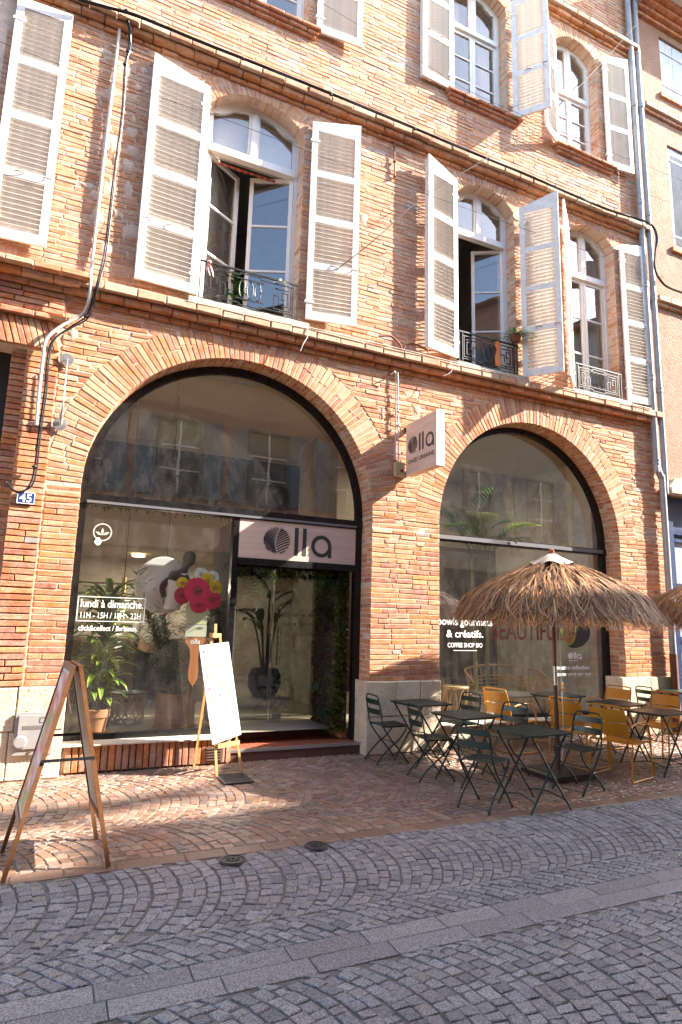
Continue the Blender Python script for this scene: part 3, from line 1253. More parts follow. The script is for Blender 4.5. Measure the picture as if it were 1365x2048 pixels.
P4_ = (0.245, 0.5, 0.755)
shutter(-0.98, 5.74, 3.1, 0.60, radians(3), 1, P4_, 0.0)
shutter(1.33, 5.63, 3.13, 0.74, radians(3), -1, P4_, 0.16, True)
shutter(2.80, 5.66, 3.14, 0.72, radians(9), 1, P4_, 0.12)
shutter(5.28, 5.62, 3.16, 0.62, radians(11), -1, P4_, 0.16, True)
shutter(6.54, 5.56, 3.12, 0.62, radians(52), 1, P4_, 0.14)
shutter(7.62, 5.60, 3.12, 0.55, radians(38), -1, P4_, 0.12)
shutter(8.86, 5.58, 3.1, 0.57, radians(5), 1, P4_, 0.10)
P3_ = (0.34, 0.67)
shutter(2.80, 10.20, 2.45, 0.72, radians(5), 1, P3_, 0.12)
shutter(5.23, 10.24, 2.5, 0.62, radians(3), -1, P3_, 0.12, True)
shutter(6.47, 10.22, 2.5, 0.62, radians(52), 1, P3_, 0.12)
shutter(7.48, 10.10, 2.45, 0.55, radians(24), -1, P3_, 0.12)
shutter(8.68, 10.12, 2.5, 0.60, radians(7), 1, P3_, 0.10)


# ------------------------------------------------------------------ window railings
def railing(x0, x1, z0, z1, y=-0.03):
    rail = MB()
    orn = MB()
    w, h = x1 - x0, z1 - z0
    rail.box(x0, x1, y - .012, y + .012, z1 - .012, z1 + .008)
    rail.box(x0, x1, y - .007, y + .007, z0, z0 + .014)
    for x in (x0 + .01, x1 - .01, x0 + .07, x1 - .07):
        rail.box(x - .007, x + .007, y - .008, y + .008, z0 + .014, z1 - .012)

    def seg(pts):
        for a, b in zip(pts, pts[1:]):
            if abs(a[0] - b[0]) > abs(a[1] - b[1]):
                orn.box(min(a[0], b[0]) - .005, max(a[0], b[0]) + .005, y - .0055, y + .0055, a[1] - .0065, a[1] + .0065)
            else:
                orn.box(a[0] - .0065, a[0] + .0065, y - .005, y + .005, min(a[1], b[1]) - .0045, max(a[1], b[1]) + .0045)

    def loop(cx, cz, rx, rz, n=18, r=.0065):
        orn.tube([(cx + rx * cos(2 * pi * i / n), y, cz + rz * sin(2 * pi * i / n)) for i in range(n)], r, 6, True)

    cx = (x0 + x1) / 2
    zm = (z0 + z1) / 2
    for k in (-1, 0, 1):
        loop(cx + k * 0.105, zm + .01, 0.042, 0.12)
    for k in (-.5, .5):
        loop(cx + k * 0.105, zm + .01, 0.011, 0.018)
    seg([(x0 + .07, z1 - .06), (cx - .14, z1 - .06), (cx - .14, z1 - .035), (cx + .14, z1 - .035), (cx + .14, z1 - .06), (x1 - .07, z1 - .06)])
    seg([(x0 + .07, z0 + .065), (cx - .14, z0 + .065), (cx - .14, z0 + .04), (cx + .14, z0 + .04), (cx + .14, z0 + .065), (x1 - .07, z0 + .065)])
    seg([(cx - .18, zm + .15), (cx + .18, zm + .15)])
    seg([(cx - .18, zm - .13), (cx + .18, zm - .13)])
    for sg in (-1, 1):
        e = (x0 + .10) if sg < 0 else (x1 - .10)
        k = -sg
        seg([(e, z1 - .06), (e, z0 + .10), (e + k * .24, z0 + .10), (e + k * .24, zm + .03), (e + k * .17, zm + .03), (e + k * .17, zm - .08)])
        seg([(e + k * .04, zm + .13), (e + k * .22, zm + .13)])
        seg([(e + k * .05, zm - .10), (e + k * .05, zm + .09), (e + k * .13, zm + .09), (e + k * .13, zm - .01), (e + k * .09, zm - .01)])
        seg([(e + k * .05, zm - .10), (e + k * .13, zm - .10)])
        for (dx, zc) in ((-.015, zm + .05), (-.015, zm - .1), (.10, z1 - .085), (.14, z0 + .083)):
            loop(e + k * dx, zc, 0.013, 0.014, 10, .004)
    rail.v = [(a - HL.x, b - HL.y, c) for a, b, c in rail.v]
    orn.v = [(a - HL.x, b - HL.y, c) for a, b, c in orn.v]
    r = rail.build('railing', m_iron, house)
    orn.build('scrollwork', m_iron, r, smooth=50)


railing(1.36, 2.69, 5.605, 6.12)
railing(5.31, 6.45, 5.585, 6.08)
railing(7.67, 8.75, 5.585, 6.05)

# ------------------------------------------------------------------ shop windows
FY = 0.30


def archpath(A, inset, zb, n=48):
    r = A['R'] - inset
    return [(A['cx'] + r, zb)] + arc(A['cx'], A['zs'], r, 0, pi, n) + [(A['cx'] - r, zb)]


def hsub(mb, name, m, parent, smooth=None):
    mb.v = [(v[0] - HL.x, v[1] - HL.y, v[2]) for v in mb.v]
    return mb.build(name, m, parent, smooth)


# left arch
mb = HM()
ap = archpath(A1, 0.0, 3.04)
bp_ = archpath(A1, 0.085, 3.04)
mb.ring(ap, bp_, FY, FY + 0.09)
sw1 = mb.build('shop_window', m_frame, house, smooth=40)
for (x0, x1, z0, z1, d0) in ((0.24, 3.90, 2.925, 3.04, -0.02), (0.24, 0.325, 0.29, 2.925, 0.0), (2.075, 2.145, 0.29, 2.925, -0.012),
                             (3.80, 3.90, 0.02, 2.925, 0.0), (0.325, 2.075, 0.29, 0.365, 0.002)):
    q = MB()
    q.box(x0, x1, FY + d0, FY + 0.088, z0, z1)
    hsub(q, 'frame_bar', m_frame, sw1)
q = MB()
q.box(0.325, 3.80, FY - 0.035, FY - 0.022, 2.935, 2.965)
hsub(q, 'pale_crossbar_strip', mat('grey_strip', L(0.20, 0.20, 0.21), 0.35, metal=0.4), sw1)
q = MB()
q.add([(p[0], FY + .045, p[1]) for p in bp_], [tuple(range(len(bp_)))])
hsub(q, 'lunette_pane', m_shopglass, sw1)
q = MB()
q.add([(0.325, FY + .045, 0.365), (2.075, FY + .045, 0.365), (2.075, FY + .045, 2.925), (0.325, FY + .045, 2.925)], [(0, 1, 2, 3)])
hsub(q, 'display_pane', m_shopglass, sw1)
q = MB()
q.box(0.30, 2.12, 0.02, 0.42, 0.285, 0.298)
hsub(q, 'window_ledge', m_stone, sw1)

# right arch
mb = HM()
ap = archpath(A2, 0.0, 2.98)
bp2 = archpath(A2, 0.085, 2.98)
mb.ring(ap, bp2, FY, FY + 0.09)
sw2 = mb.build('shop_window', m_frame, house, smooth=40)
for (x0, x1, z0, z1, d0) in ((4.98, 8.54, 2.885, 2.98, -0.02), (4.98, 5.05, 0.30, 2.885, 0.0), (8.45, 8.54, 0.30, 2.885, 0.0),
                             (5.05, 8.45, 0.30, 0.36, 0.002)):
    q = MB()
    q.box(x0, x1, FY + d0, FY + 0.088, z0, z1)
    hsub(q, 'frame_bar', m_frame, sw2)
q = MB()
q.add([(p[0], FY + .045, p[1]) for p in bp2], [tuple(range(len(bp2)))])
hsub(q, 'lunette_pane', m_shopglass, sw2)
for xa, xb in ((5.05, 6.72), (6.728, 8.45)):
    q = MB()
    q.add([(xa, FY + .045, 0.36), (xb, FY + .045, 0.36), (xb, FY + .045, 2.885), (xa, FY + .045, 2.885)], [(0, 1, 2, 3)])
    hsub(q, 'display_pane', m_shopglass, sw2)
q = MB()
q.box(5.0, 8.52, 0.01, 0.44, 0.285, 0.305)
hsub(q, 'window_ledge', m_stone, sw2)
q = MB()
q.box(5.0, 8.52, 0.06, 0.3, -0.1, 0.284)
hsub(q, 'base_wall', m_stone, sw2)
q = MB()
q.box(0.3, 2.13, 0.13, 0.4, -0.1, 0.284)
hsub(q, 'base_wall', m_mortar, sw1)
q = MB()
q.box(1.83, 2.03, 0.045, 0.058, 0.04, 0.2)
for k in range(5):
    q.box(1.845, 2.015, 0.036, 0.05, 0.055 + k * .03, 0.066 + k * .03)
hsub(q, 'vent_grille', mat('vent_brown', L(0.12, 0.07, 0.05), 0.6), sw1)

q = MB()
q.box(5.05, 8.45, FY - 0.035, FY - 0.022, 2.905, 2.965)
hsub(q, 'pale_crossbar_strip', mat('grey_strip', L(0.20, 0.20, 0.21), 0.35, metal=0.4), sw2)  # paler grey strip paints the sunlit gleam onto the right crossbar

# lettering on the glass
LY = FY + .040 - HL.y


def lett(parent, body, x, z, size, bold=0.02, m=m_letter_w, align='LEFT', sx=1.0, y=LY, fit=None):
    return text('lettering', body, size, m, parent, (x - HL.x, y, z), align, bold, sx=sx, fit=fit)


lett(sw1, 'lundi \u00e0 dimanche.', 0.365, 1.745, 0.125, 0.012, fit=0.685)
lett(sw1, '11H - 15H / 18H - 22H', 0.365, 1.622, 0.095, 0.004, fit=0.655)
lett(sw1, 'click&collect / livraison.', 0.365, 1.482, 0.085, 0.010, fit=0.64)
q = MB()
q.ring([(0.335, 1.585), (1.075, 1.585), (1.075, 1.865), (0.335, 1.865)], [(0.345, 1.592), (1.068, 1.592), (1.068, 1.858), (0.345, 1.858)],
       FY + .039, FY + .041, True)
hsub(q, 'lettering_border', m_letter_w, sw1)
q = MB()
m_faint = mat('frosted_sticker', L(0.42, 0.40, 0.36), 0.8)
q.ring(arc(0.53, 2.61, 0.105, 0, 2 * pi, 32)[:-1], arc(0.53, 2.61, 0.09, 0, 2 * pi, 32)[:-1], FY + .039, FY + .041, True)
for a in (0.5, 1.6, 2.7):
    d = Vector((cos(a), sin(a)))
    n_ = Vector((-d.y, d.x))
    c = Vector((0.53, 2.575))
    q.prism([tuple(c), tuple(c + d * .045 + n_ * .017), tuple(c + d * .09), tuple(c + d * .045 - n_ * .017)], FY + .039, FY + .041)
hsub(q, 'leaf_emblem', m_faint, sw1)
lett(sw2, 'bowls gourmets', 5.17, 1.655, 0.155, 0.012, fit=0.98)
lett(sw2, '& cr\u00e9atifs.', 5.66, 1.48, 0.150, 0.012, align='CENTER', fit=0.66)
lett(sw2, 'COFFEE SHOP BIO', 5.66, 1.335, 0.092, 0.006, align='CENTER', fit=0.62)
q = MB()
q.box(5.45, 5.87, FY + .039, FY + .041, 1.285, 1.293)
hsub(q, 'lettering_rule', m_letter_w, sw2)
lett(sw2, 'BOWLS GOURMETS', 7.77, 1.135, 0.022, 0.01, align='CENTER')
lett(sw2, 'nuance collection.', 7.77, 1.005, 0.098, 0.012, align='CENTER', fit=0.70)
lett(sw2, 'EDITION LIMIT\u00c9E | SEPT - NOV', 7.77, 0.905, 0.062, 0.006, align='CENTER', fit=0.72)


# ------------------------------------------------------------------ leaf logo
def logo(r, fn):
    """charcoal mark: striped leaf disc, two bars and an open a; returns MB in (x, z), left edge of the disc at x=0, base at z=0"""
    mb = MB()
    T0, T1 = -0.0012, 0.0012

    def spine(t):
        return r + r * (-0.10 + 0.32 * (t + 0.15) ** 2 + 0.06 * t)

    def inside(x, zz):
        return (x - r) ** 2 + (zz - r) ** 2 < r * r

    for s in (-1, 1):
        for k in range(24):
            t = -2.75 + k * 0.17
            top, bot = [], []
            for i in range(60):
                u = i / 59 * 1.7 * r
                bend = 0.62 * (u / r) - 0.16 * (u / r) ** 2 if s > 0 else 1.05 * (u / r) - 0.1 * (u / r) ** 2
                zz = r + r * (t + bend)
                x0_ = spine(min(max(t, -1), 1.05))
                x = x0_ + s * (u + 0.045 * r)
                w = 0.118 * r * (0.85 if s > 0 else 1.08)
                if inside(x, zz) and inside(x, zz + w):
                    top.append((x, zz + w))
                    bot.append((x, zz))
            if len(top) > 1:
                mb.ring(top, bot, T0, T1)
    xo = 2 * r + 0.32 * r
    for k in range(2):
        mb.prism([(xo, 0.02 * r), (xo + .29 * r, 0.02 * r), (xo + .29 * r, 2.0 * r), (xo, 2.0 * r)], T0, T1)
        xo += 0.62 * r
    ra = 0.80 * r
    ca = (xo + ra + 0.05 * r, ra + 0.0)
    mb.ring(arc(ca[0], ca[1], ra, 0, 2 * pi, 36)[:-1], arc(ca[0], ca[1], ra * 0.66, 0, 2 * pi, 36)[:-1], T0, T1, True)
    mb.prism([(ca[0] + ra * .66, 0.0), (ca[0] + ra * 1.0, 0.0), (ca[0] + ra * 1.0, ra), (ca[0] + ra * .66, ra)], T0 - .0003, T1 + .0003)
    mb.v = [tuple(fn(v)) for v in mb.v]
    return mb


fs_ = thing('shop_sign', 'long pale wood shop sign reading olla above the glass door', 'sign', (2.95, FY, 2.42))
q = MB()
q.box(-0.80, 0.845, -0.012, 0.06, 0.005, 0.498)
q.build('panel', m_woodsign, fs_)
logo(0.185, lambda v: (v[0] - 0.48, v[1] - 0.0145, v[2] + 0.075)).build('logo', m_letter_k, fs_)
q = MB()
q.box(-0.805, 0.85, -0.03, 0.06, -0.085, 0.003)
q.build('lower_rail', m_frame, fs_)
q = MB()
lg = logo(0.055, lambda v: (v[0] + 7.655 - HL.x, v[1] + FY + .040 - HL.y, v[2] + 1.165))
lg.build('logo', m_letter_w, sw2)

bs = thing('projecting_sign', 'square pale wood sign reading olla oasis urbaine, projecting from the wall', 'sign', (4.37, -0.02, 3.67))
q = MB()
q.box(-0.0, 0.11, -0.82, -0.06, 0.0, 0.74)
q.build('panel', m_woodsign, bs)
q = MB()
q.box(-0.003, 0.113, -0.832, -0.8205, -0.004, 0.744)
q.build('edge_trim', mat('white_edge', L(0.8, 0.79, 0.77), 0.5), bs)
for zc in (0.70, 0.06):
    q = MB()
    q.box(0.02, 0.09, -0.06, 0.03, zc - 0.025, zc + 0.025)
    q.build('bracket', m_iron, bs)
logo(0.124, lambda v: (-0.0022 + v[1], -0.115 - v[0] * 1.0, v[2] + 0.285)).build('logo', m_letter_k, bs)
text('lettering', 'OASIS URBAINE', 0.085, m_letter_k, bs, (-0.0022, -0.115, 0.155), 'LEFT', 0.008, (pi / 2, 0, -pi / 2), 0.0008, fit=0.65)

# ------------------------------------------------------------------ entrance
m_tread = mat('red_step_tile', L(0.30, 0.085, 0.045), 0.5, var=0.2, vscale=12)
m_riser = mat('dark_riser', L(0.10, 0.045, 0.035), 0.55, var=0.15)
m_nose = mat('alu_nosing', L(0.45, 0.43, 0.41), 0.4, metal=0.7, var=0.1)
for (ya, yb, zt, xa, xb) in ((0.12, 0.80, 0.135, 2.14, 3.86), (0.78, 1.6, 0.275, 2.14, 3.70)):
    st_ = HM()
    st_.box(xa, xb, ya + .004, yb, -0.1, zt - 0.012)
    so = st_.build('step', m_riser, house)
    q = MB()
    q.box(xa, xb, ya - .012, ya + .035, zt - .028, zt + .004)
    hsub(q, 'nosing', m_nose, so)
    nx = 22
    for i in range(nx):
        for j in range(3):
            wx = (xb - xa) / nx
            wy = (yb - ya - .04) / 3
            q = MB()
            x_, y_ = xa + i * wx, ya + .037 + j * wy
            q.box(x_ + .004, x_ + wx - .004, y_ + .004, y_ + wy - .004, zt - .012, zt)
            hsub(q, 'step_tile', m_tread, so)
DY = 1.18
m_doorglass = glass('door_glass', (0.66, 0.68, 0.65, 1), 1.5, 0.05)
for di, (xa, xb) in enumerate(((2.30, 2.935), (2.955, 3.70))):
    dm = HM()
    dm.box(xa, xb, DY - .006, DY + .006, 0.30, 2.40)
    do = dm.build('door', m_doorglass, house)
    q = MB()
    q.box(xb - .012 if di == 0 else xa, xb if di == 0 else xa + .008, DY - .014, DY + .014, 0.285, 2.40)
    hsub(q, 'edge_strip', m_steel, do)
    hx_ = xb - .07 if di == 0 else xa + .10
    if di == 1:
        for dy in (-0.05, 0.05):
            q = MB()
            q.tube([(hx_, DY + dy, 1.03), (hx_, DY + dy, 1.58)], 0.013, 10)
            for zc in (1.15, 1.46):
                q.tube([(hx_, DY, zc), (hx_, DY + dy, zc)], 0.008, 8)
            hsub(q, 'handle', m_steel, do, 40)
        q = MB()
        q.box(xa + .05, xa + .17, DY - .02, DY + .02, 0.30, 0.37)
        hsub(q, 'floor_hinge', m_steel, do)
        lett(do, 'bienvenue dans', 3.07, 1.71, 0.098, 0.02, m_faint, y=DY - .009 - HL.y, sx=0.95)
        lett(do, 'notre univers.', 3.10, 1.58, 0.098, 0.02, m_faint, y=DY - .009 - HL.y, sx=0.95)
        lett(do, 'BOWLS GOURMETS', 3.14, 1.44, 0.072, 0.004, m_faint, y=DY - .009 - HL.y, sx=0.9)
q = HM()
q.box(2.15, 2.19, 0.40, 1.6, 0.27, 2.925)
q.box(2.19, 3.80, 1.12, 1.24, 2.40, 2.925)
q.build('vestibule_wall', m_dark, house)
q = HM()
for k in range(2):
    for j in range(3):
        v, f = brick_geo([(3.705 + .0, 0.42 + j * .12, 0.145 + k * .07), (3.705, 0.42 + j * .12 + .11, 0.145 + k * .07),
                          (3.705, 0.42 + j * .12 + .11, 0.205 + k * .07), (3.705, 0.42 + j * .12, 0.205 + k * .07)], (-1, 0, 0), 0.08, 0.005, 0.002)
        q.add(v, f, pick([L(0.42, 0.13, 0.05)]))
q.build('brick_cheek', m_brick, house)

q = HM()
q.box(-1.8, -0.58, 0.30, 0.36, 0.0, 4.6)
sdr = q.build('side_door', mat('dark_door_paint', L(0.02, 0.018, 0.016), 0.5, var=0.1), house)

# blind and checked valance behind the left fanlight
q = HM()
cxb, czb, rb_ = segc(W1)
pb = [(1.42, 7.90)] + [(1.42 + 1.21 * i / 10, czb + sqrt((rb_ - .06) ** 2 - (1.42 + 1.21 * i / 10 - cxb) ** 2)) for i in range(11)] + [(2.63, 7.90)]
q.prism(pb[::-1], 0.33, 0.335)
bl = q.build('window_blind', mat('cream_blind', L(0.50, 0.42, 0.33), 0.9, var=0.05), house)
for k in range(24):
    q = MB()
    q.box(1.45 + k * .0485, 1.45 + k * .0485 + .048, 0.322, 0.328, 7.815 - .006 * sin(k * .9), 7.855)
    hsub(q, 'valance_check', mat('red_check' if k % 2 else 'orange_check', L(0.45, 0.05, 0.05) if k % 2 else L(0.50, 0.22, 0.12), 0.9), bl)
# ------------------------------------------------------------------ shop interior
def room(name, verts, m):
    mb = MB()
    mb.add(verts, [(0, 1, 2, 3)])
    return tag(mb.build(name, m), kind='structure')


FZ = 0.28
XA, XB, YB, CZ = -0.6, 9.5, 7.0, 4.95
m_floor = mat('shop_floor', L(0.30, 0.25, 0.19), 0.45, var=0.15, vscale=2.0, stretch=(1, 5, 1))
room('interior_floor', [(XA, 0.4, FZ), (XB, 0.4, FZ), (XB, YB, FZ), (XA, YB, FZ)], m_floor)
room('interior_ceiling', [(XA, 0.45, CZ), (XA, YB, CZ), (XB, YB, CZ), (XB, 0.45, CZ)], m_plaster)
room('interior_wall_back', [(XA, YB, FZ), (XB, YB, FZ), (XB, YB, CZ), (XA, YB, CZ)], m_wallwhite)
room('interior_wall_left', [(XA, 0.45, FZ), (XA, YB, FZ), (XA, YB, CZ), (XA, 0.45, CZ)], m_plaster)
room('interior_wall_right', [(XB, 0.45, FZ), (XB, YB, FZ), (XB, YB, CZ), (XB, 0.45, CZ)], m_wallwhite)
mb = MB()
mb.box(4.15, 4.55, 2.6, 3.6, FZ, CZ)
tag(mb.build('interior_pillar', m_wallwhite), kind='structure')
mb = MB()
mb.box(XA, XB, 4.56, 4.6, 2.951, CZ)
tag(mb.build('interior_beam', m_plaster), kind='structure')
mb = MB()
mb.box(XA, XB, 4.6, YB, 2.89, 2.95)
tag(mb.build('interior_ceiling_low', m_plaster), kind='structure')
mb = MB()
mb.box(4.55, XB, 4.38, 4.55, FZ, 3.4)
tag(mb.build('interior_partition', mat('brown_partition', L(0.11, 0.075, 0.052), 0.8, var=0.2, vscale=1.2)), kind='structure')
mb = MB()
mb.box(8.42, 8.95, 0.46, 1.0, FZ, CZ)
tag(mb.build('interior_pier', m_wallwhite), kind='structure')

m_lamp = mat('lamp_glow', L(1, .85, .6), 0.5, emit=(L(1, 0.78, 0.5), 1.5))


def bulb_light(name, loc, power, parent=None):
    ld = bpy.data.lights.new(name, 'POINT')
    ld.energy = power
    ld.color = (1.0, 0.84, 0.64)
    ld.shadow_soft_size = 0.08
    o_ = link(name, ld, parent, loc)
    return o_


def pendant(x, y, z0, z1, label):
    t = thing('pendant_lamp', label, 'lamp', (x, y, z0), group='brass tube pendant lamps')
    a = MB()
    a.lathe([(0.0, z1 - z0), (0.027, z1 - z0), (0.03, 0.0), (0.022, 0.0), (0.022, 0.04), (0.0, 0.04)], 16)
    a.build('tube', m_brass, t, smooth=40)
    b = MB()
    b.tube([(0, 0, z1 - z0), (0, 0, CZ - z0)], 0.006, 6)
    b.build('cord', m_black, t)
    c = MB()
    c.lathe([(0.0, 0.028), (0.021, 0.028), (0.021, 0.010), (0.0, 0.002)], 12)
    c.build('bulb', m_lamp, t)
    bulb_light('bulb_light', (0, 0, -0.04), 4, t)


pendant(0.97, 1.8, 1.67, 2.18, 'thin brass tube pendant lamp hanging lower, behind the opening hours')
pendant(1.54, 1.9, 2.16, 2.52, 'thin brass tube pendant lamp hanging before the white round panel')


def downlight(x, y, label):
    t = thing('ceiling_light', label, 'lamp', (x, y, 2.86 if y > 4.6 else CZ), group='small lit lamps in the shop')
    a = MB()
    a.lathe([(0.0, -0.03), (0.12, -0.03), (0.13, 0.0), (0.0, 0.0)], 20)
    a.build('disc', m_lamp, t)
    ld = bpy.data.lights.new('disc_light', 'AREA')
    ld.shape = 'DISK'
    ld.size = 0.24
    ld.energy = 8
    ld.color = (1.0, 0.86, 0.68)
    link('disc_light', ld, t, (0, 0, -0.04))


downlight(1.6, 5.6, 'lit round ceiling lamp above the counter, seen through the left window')
downlight(3.5, 5.3, 'lit round ceiling lamp above the entrance, seen through the left window')
downlight(6.6, 3.2, 'round ceiling lamp added to brighten the room behind the right shop window')  # extra lamp, added to brighten the right room

bb = thing('bare_bulb', 'glowing bare bulb hanging on a slanted rod behind the left window', 'lamp', (0.62, 2.4, 2.72))
a = MB()
a.lathe([(0.0, -0.05), (0.035, -0.03), (0.045, 0.0), (0.03, 0.03), (0.015, 0.06), (0.0, 0.06)], 14)
a.build('globe', m_lamp, bb, smooth=60)
a = MB()
a.tube([(0, 0, 0.05), (0.25, 0, 0.9), (0.3, 0, CZ - 2.72)], 0.012, 8)
a.build('rod', m_brass, bb)

# green planted beam over the window
GRN = [L(0.045, 0.085, 0.02), L(0.06, 0.10, 0.025), L(0.03, 0.06, 0.02), L(0.09, 0.10, 0.03), L(0.035, 0.07, 0.035)]
MOSS = [L(0.170, 0.170, 0.034), L(0.238, 0.221, 0.043), L(0.102, 0.119, 0.034), L(0.085, 0.102, 0.025), L(0.153, 0.119, 0.051)]


def mossbox(mb, x0, x1, y0, y1, z0, z1, n, pal, size):
    for i in range(n):
        f = R_.choice('xXyzZ') if True else ''
        p = Vector((U(x0, x1), U(y0, y1), U(z0, z1)))
        if f == 'x':
            p.x, d = x0, Vector((-1, 0, 0))
        elif f == 'X':
            p.x, d = x1, Vector((1, 0, 0))
        elif f == 'y':
            p.y, d = y0, Vector((0, -1, 0))
        elif f == 'z':
            p.z, d = z0, Vector((0, 0, -1))
        else:
            p.y, d = y0, Vector((0, -1, 0))
        d = d + Vector((U(-.9, .9), U(-.9, .9), U(-.9, .9)))
        leaf(mb, p - d.normalized() * size * .3, d, size * U(0.6, 1.4), size * U(0.3, 0.6), U(0.2, 1.2), pick(pal, 0.7, 1.3), seg=2, fold=0.3)


gb = thing('planted_beam', 'dark planted box beam with trailing greenery behind the left lunette', 'planter', (1.9, 2.1, 3.25))
a = MB()
a.box(-1.7, 1.75, 0.06, 0.4, 0.06, 0.95)
a.build('box', mat('dark_planter_front', L(0.018, 0.017, 0.013), 0.8, var=0.3, vscale=3), gb)
a = MB()
mossbox(a, -1.7, 1.75, 0.03, 0.4, 0.0, 0.12, 900, GRN + MOSS, 0.09)
for i in range(70):
    leaf(a, (U(-1.7, 1.7), U(-.02, .1), U(0, .9)), (U(-.6, .6), -1, U(-.3, .7)), U(.15, .38), U(.012, .03), U(.8, 2.2), pick(GRN), seg=4)
tag(a.build('foliage', m_leafcol, gb), kind='stuff')

mw = thing('moss_wall', 'thick yellow-green moss wall lining the right side of the entrance', 'moss', (3.62, 0.75, 0.28))
a = MB()
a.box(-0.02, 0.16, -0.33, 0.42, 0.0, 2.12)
a.build('backing', m_dark, mw)
a = MB()
mossbox(a, -0.06, 0.12, -0.36, 0.42, -0.02, 2.14, 5200, MOSS, 0.06)
tag(a.build('moss', m_leafcol, mw), kind='stuff')
mt = thing('moss_lintel', 'strip of moss and fern hanging across the top of the entrance', 'moss', (2.95, 0.70, 2.32))
a = MB()
a.box(-0.76, 0.72, -0.30, 0.40, 0.05, 0.09)
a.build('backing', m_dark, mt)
a = MB()
mossbox(a, -0.76, 0.72, -0.32, 0.40, -0.05, 0.09, 1500, MOSS + GRN, 0.07)
tag(a.build('moss', m_leafcol, mt), kind='stuff')


def fern(x, y, z, n, ln, label, spread=1.0, d0=(0, -1, 0), cols=GRN):
    t = thing('fern', label, 'plant', (x, y, z), group='ferns round the entrance')
    a = MB()
    for i in range(n):
        d = Vector(d0) + Vector((U(-1, 1), U(-.6, .6), U(-.4, .9))) * spread
        d.normalize()
        p = Vector((0, 0, 0))
        k = 13
        st = ln * U(.7, 1.2) / k
        c = pick(cols)
        for j in range(k):
            q = p + d * st
            sd_ = d.cross(Vector((0, 0, 1)))
            if sd_.length < .05:
                sd_ = Vector((1, 0, 0))
            sd_.normalize()
            wl = ln * 0.24 * sin(pi * (j + 1.2) / (k + 1.4))
            for s in (-1, 1):
                leaf(a, p, sd_ * s + d * .35, wl, wl * .28, .5, c, seg=2)
            p = q
            d = (d + Vector((0, 0, -0.13))).normalized()
    a.build('fronds', m_leafcol, t)
    return t


fern(2.36, 0.62, 2.30, 9, 0.62, 'fern drooping from the upper left corner of the entrance')
fern(3.42, 0.60, 2.20, 12, 0.55, 'dark fern drooping from the upper right corner of the entrance')
fern(3.46, 0.66, 1.85, 8, 0.42, 'dark fern hanging halfway up the moss wall')
fern(3.46, 0.52, 0.50, 9, 0.30, 'blue-green fern at the foot of the moss wall')
fern(2.9, 0.62, 2.28, 9, 0.36, 'small pale fern hanging from the middle of the entrance lintel', cols=[L(.13, .13, .03), L(.1, .11, .03)])
fern(2.26, 0.85, 1.75, 7, 0.35, 'small fern on the left jamb of the entrance')
an_ = thing('anthurium', 'dark red glossy leaves on thin stalks at the moss wall', 'plant', (3.52, 0.6, 1.1))
a = MB()
for (dx, dz) in ((-.20, .05), (-.06, .10), (-.12, -.45), (-.02, .45), (-.18, -.3)):
    a.tube([(0, 0, dz * .5), (dx * .6, -.05, dz + .04), (dx, -.1, dz)], .004, 5, col=L(.05, .08, .02))
    leaf(a, (dx, -.1, dz + .05), (-.2, -.4, -1), .12, .075, .2, R_.choice((L(.03, .005, .007), L(.012, .03, .018), L(.025, .004, .006))), seg=5)
a.build('leaves', mat('matte_leaf', attr=True, rough=.75, var=.2, spec=.2), an_)


# ------------------------------------------------------------------ potted plants
def dracaena(mb, base, h, n, ll, wd_, mid, edge, lean=(0, 0)):
    b = Vector(base)
    for i in range(n):
        t = (i / n) ** 0.8
        an = i * 2.4 + U(-.3, .3)
        p = b + Vector((lean[0] * t, lean[1] * t, h * (0.25 + 0.75 * t)))
        up_ = 0.35 + 1.1 * t + U(-.2, .3)
        leaf(mb, p, (cos(an), sin(an), up_), ll * U(.8, 1.2), wd_ * U(.8, 1.2), U(1.6, 2.6), shade(mid, U(.7, 1.25)), shade(edge, U(.8, 1.2)), seg=6, fold=.3)


dp = thing('potted_dracaena', 'bright striped dracaena in a small terracotta pot close behind the glass', 'plant', (0.68, 0.78, FZ))
a = MB()
a.lathe([(0.0, 0.0), (0.10, 0.0), (0.135, 0.20), (0.15, 0.20), (0.155, 0.285), (0.14, 0.29), (0.135, 0.24), (0.0, 0.24)], 28)
a.build('pot', m_terra, dp, smooth=35)
a = MB()
a.lathe([(0.0, 0.0), (0.15, 0.0), (0.165, 0.025), (0.15, 0.025), (0.14, 0.012), (0.0, 0.012)], 28)
a.build('saucer', m_terra, dp, smooth=35)
a = MB()
for (dx, dy) in ((0, 0), (.05, .03), (-.04, .02)):
    a.tube([(dx, dy, .22), (dx * 1.6, dy * 1.6, .5), (dx * 1.8, dy * 1.8, .75)], .011, 7)
a.build('stem', m_bark, dp)
a = MB()
dracaena(a, (0, 0, .30), .62, 30, .40, .075, L(.15, .33, .05), L(.5, .58, .10))
dracaena(a, (.08, .05, .25), .35, 18, .34, .07, L(.15, .33, .05), L(.5, .58, .10))
dracaena(a, (-.07, .04, .25), .42, 18, .34, .07, L(.14, .31, .05), L(.46, .56, .10))
a.build('leaves', m_leafcol, dp)

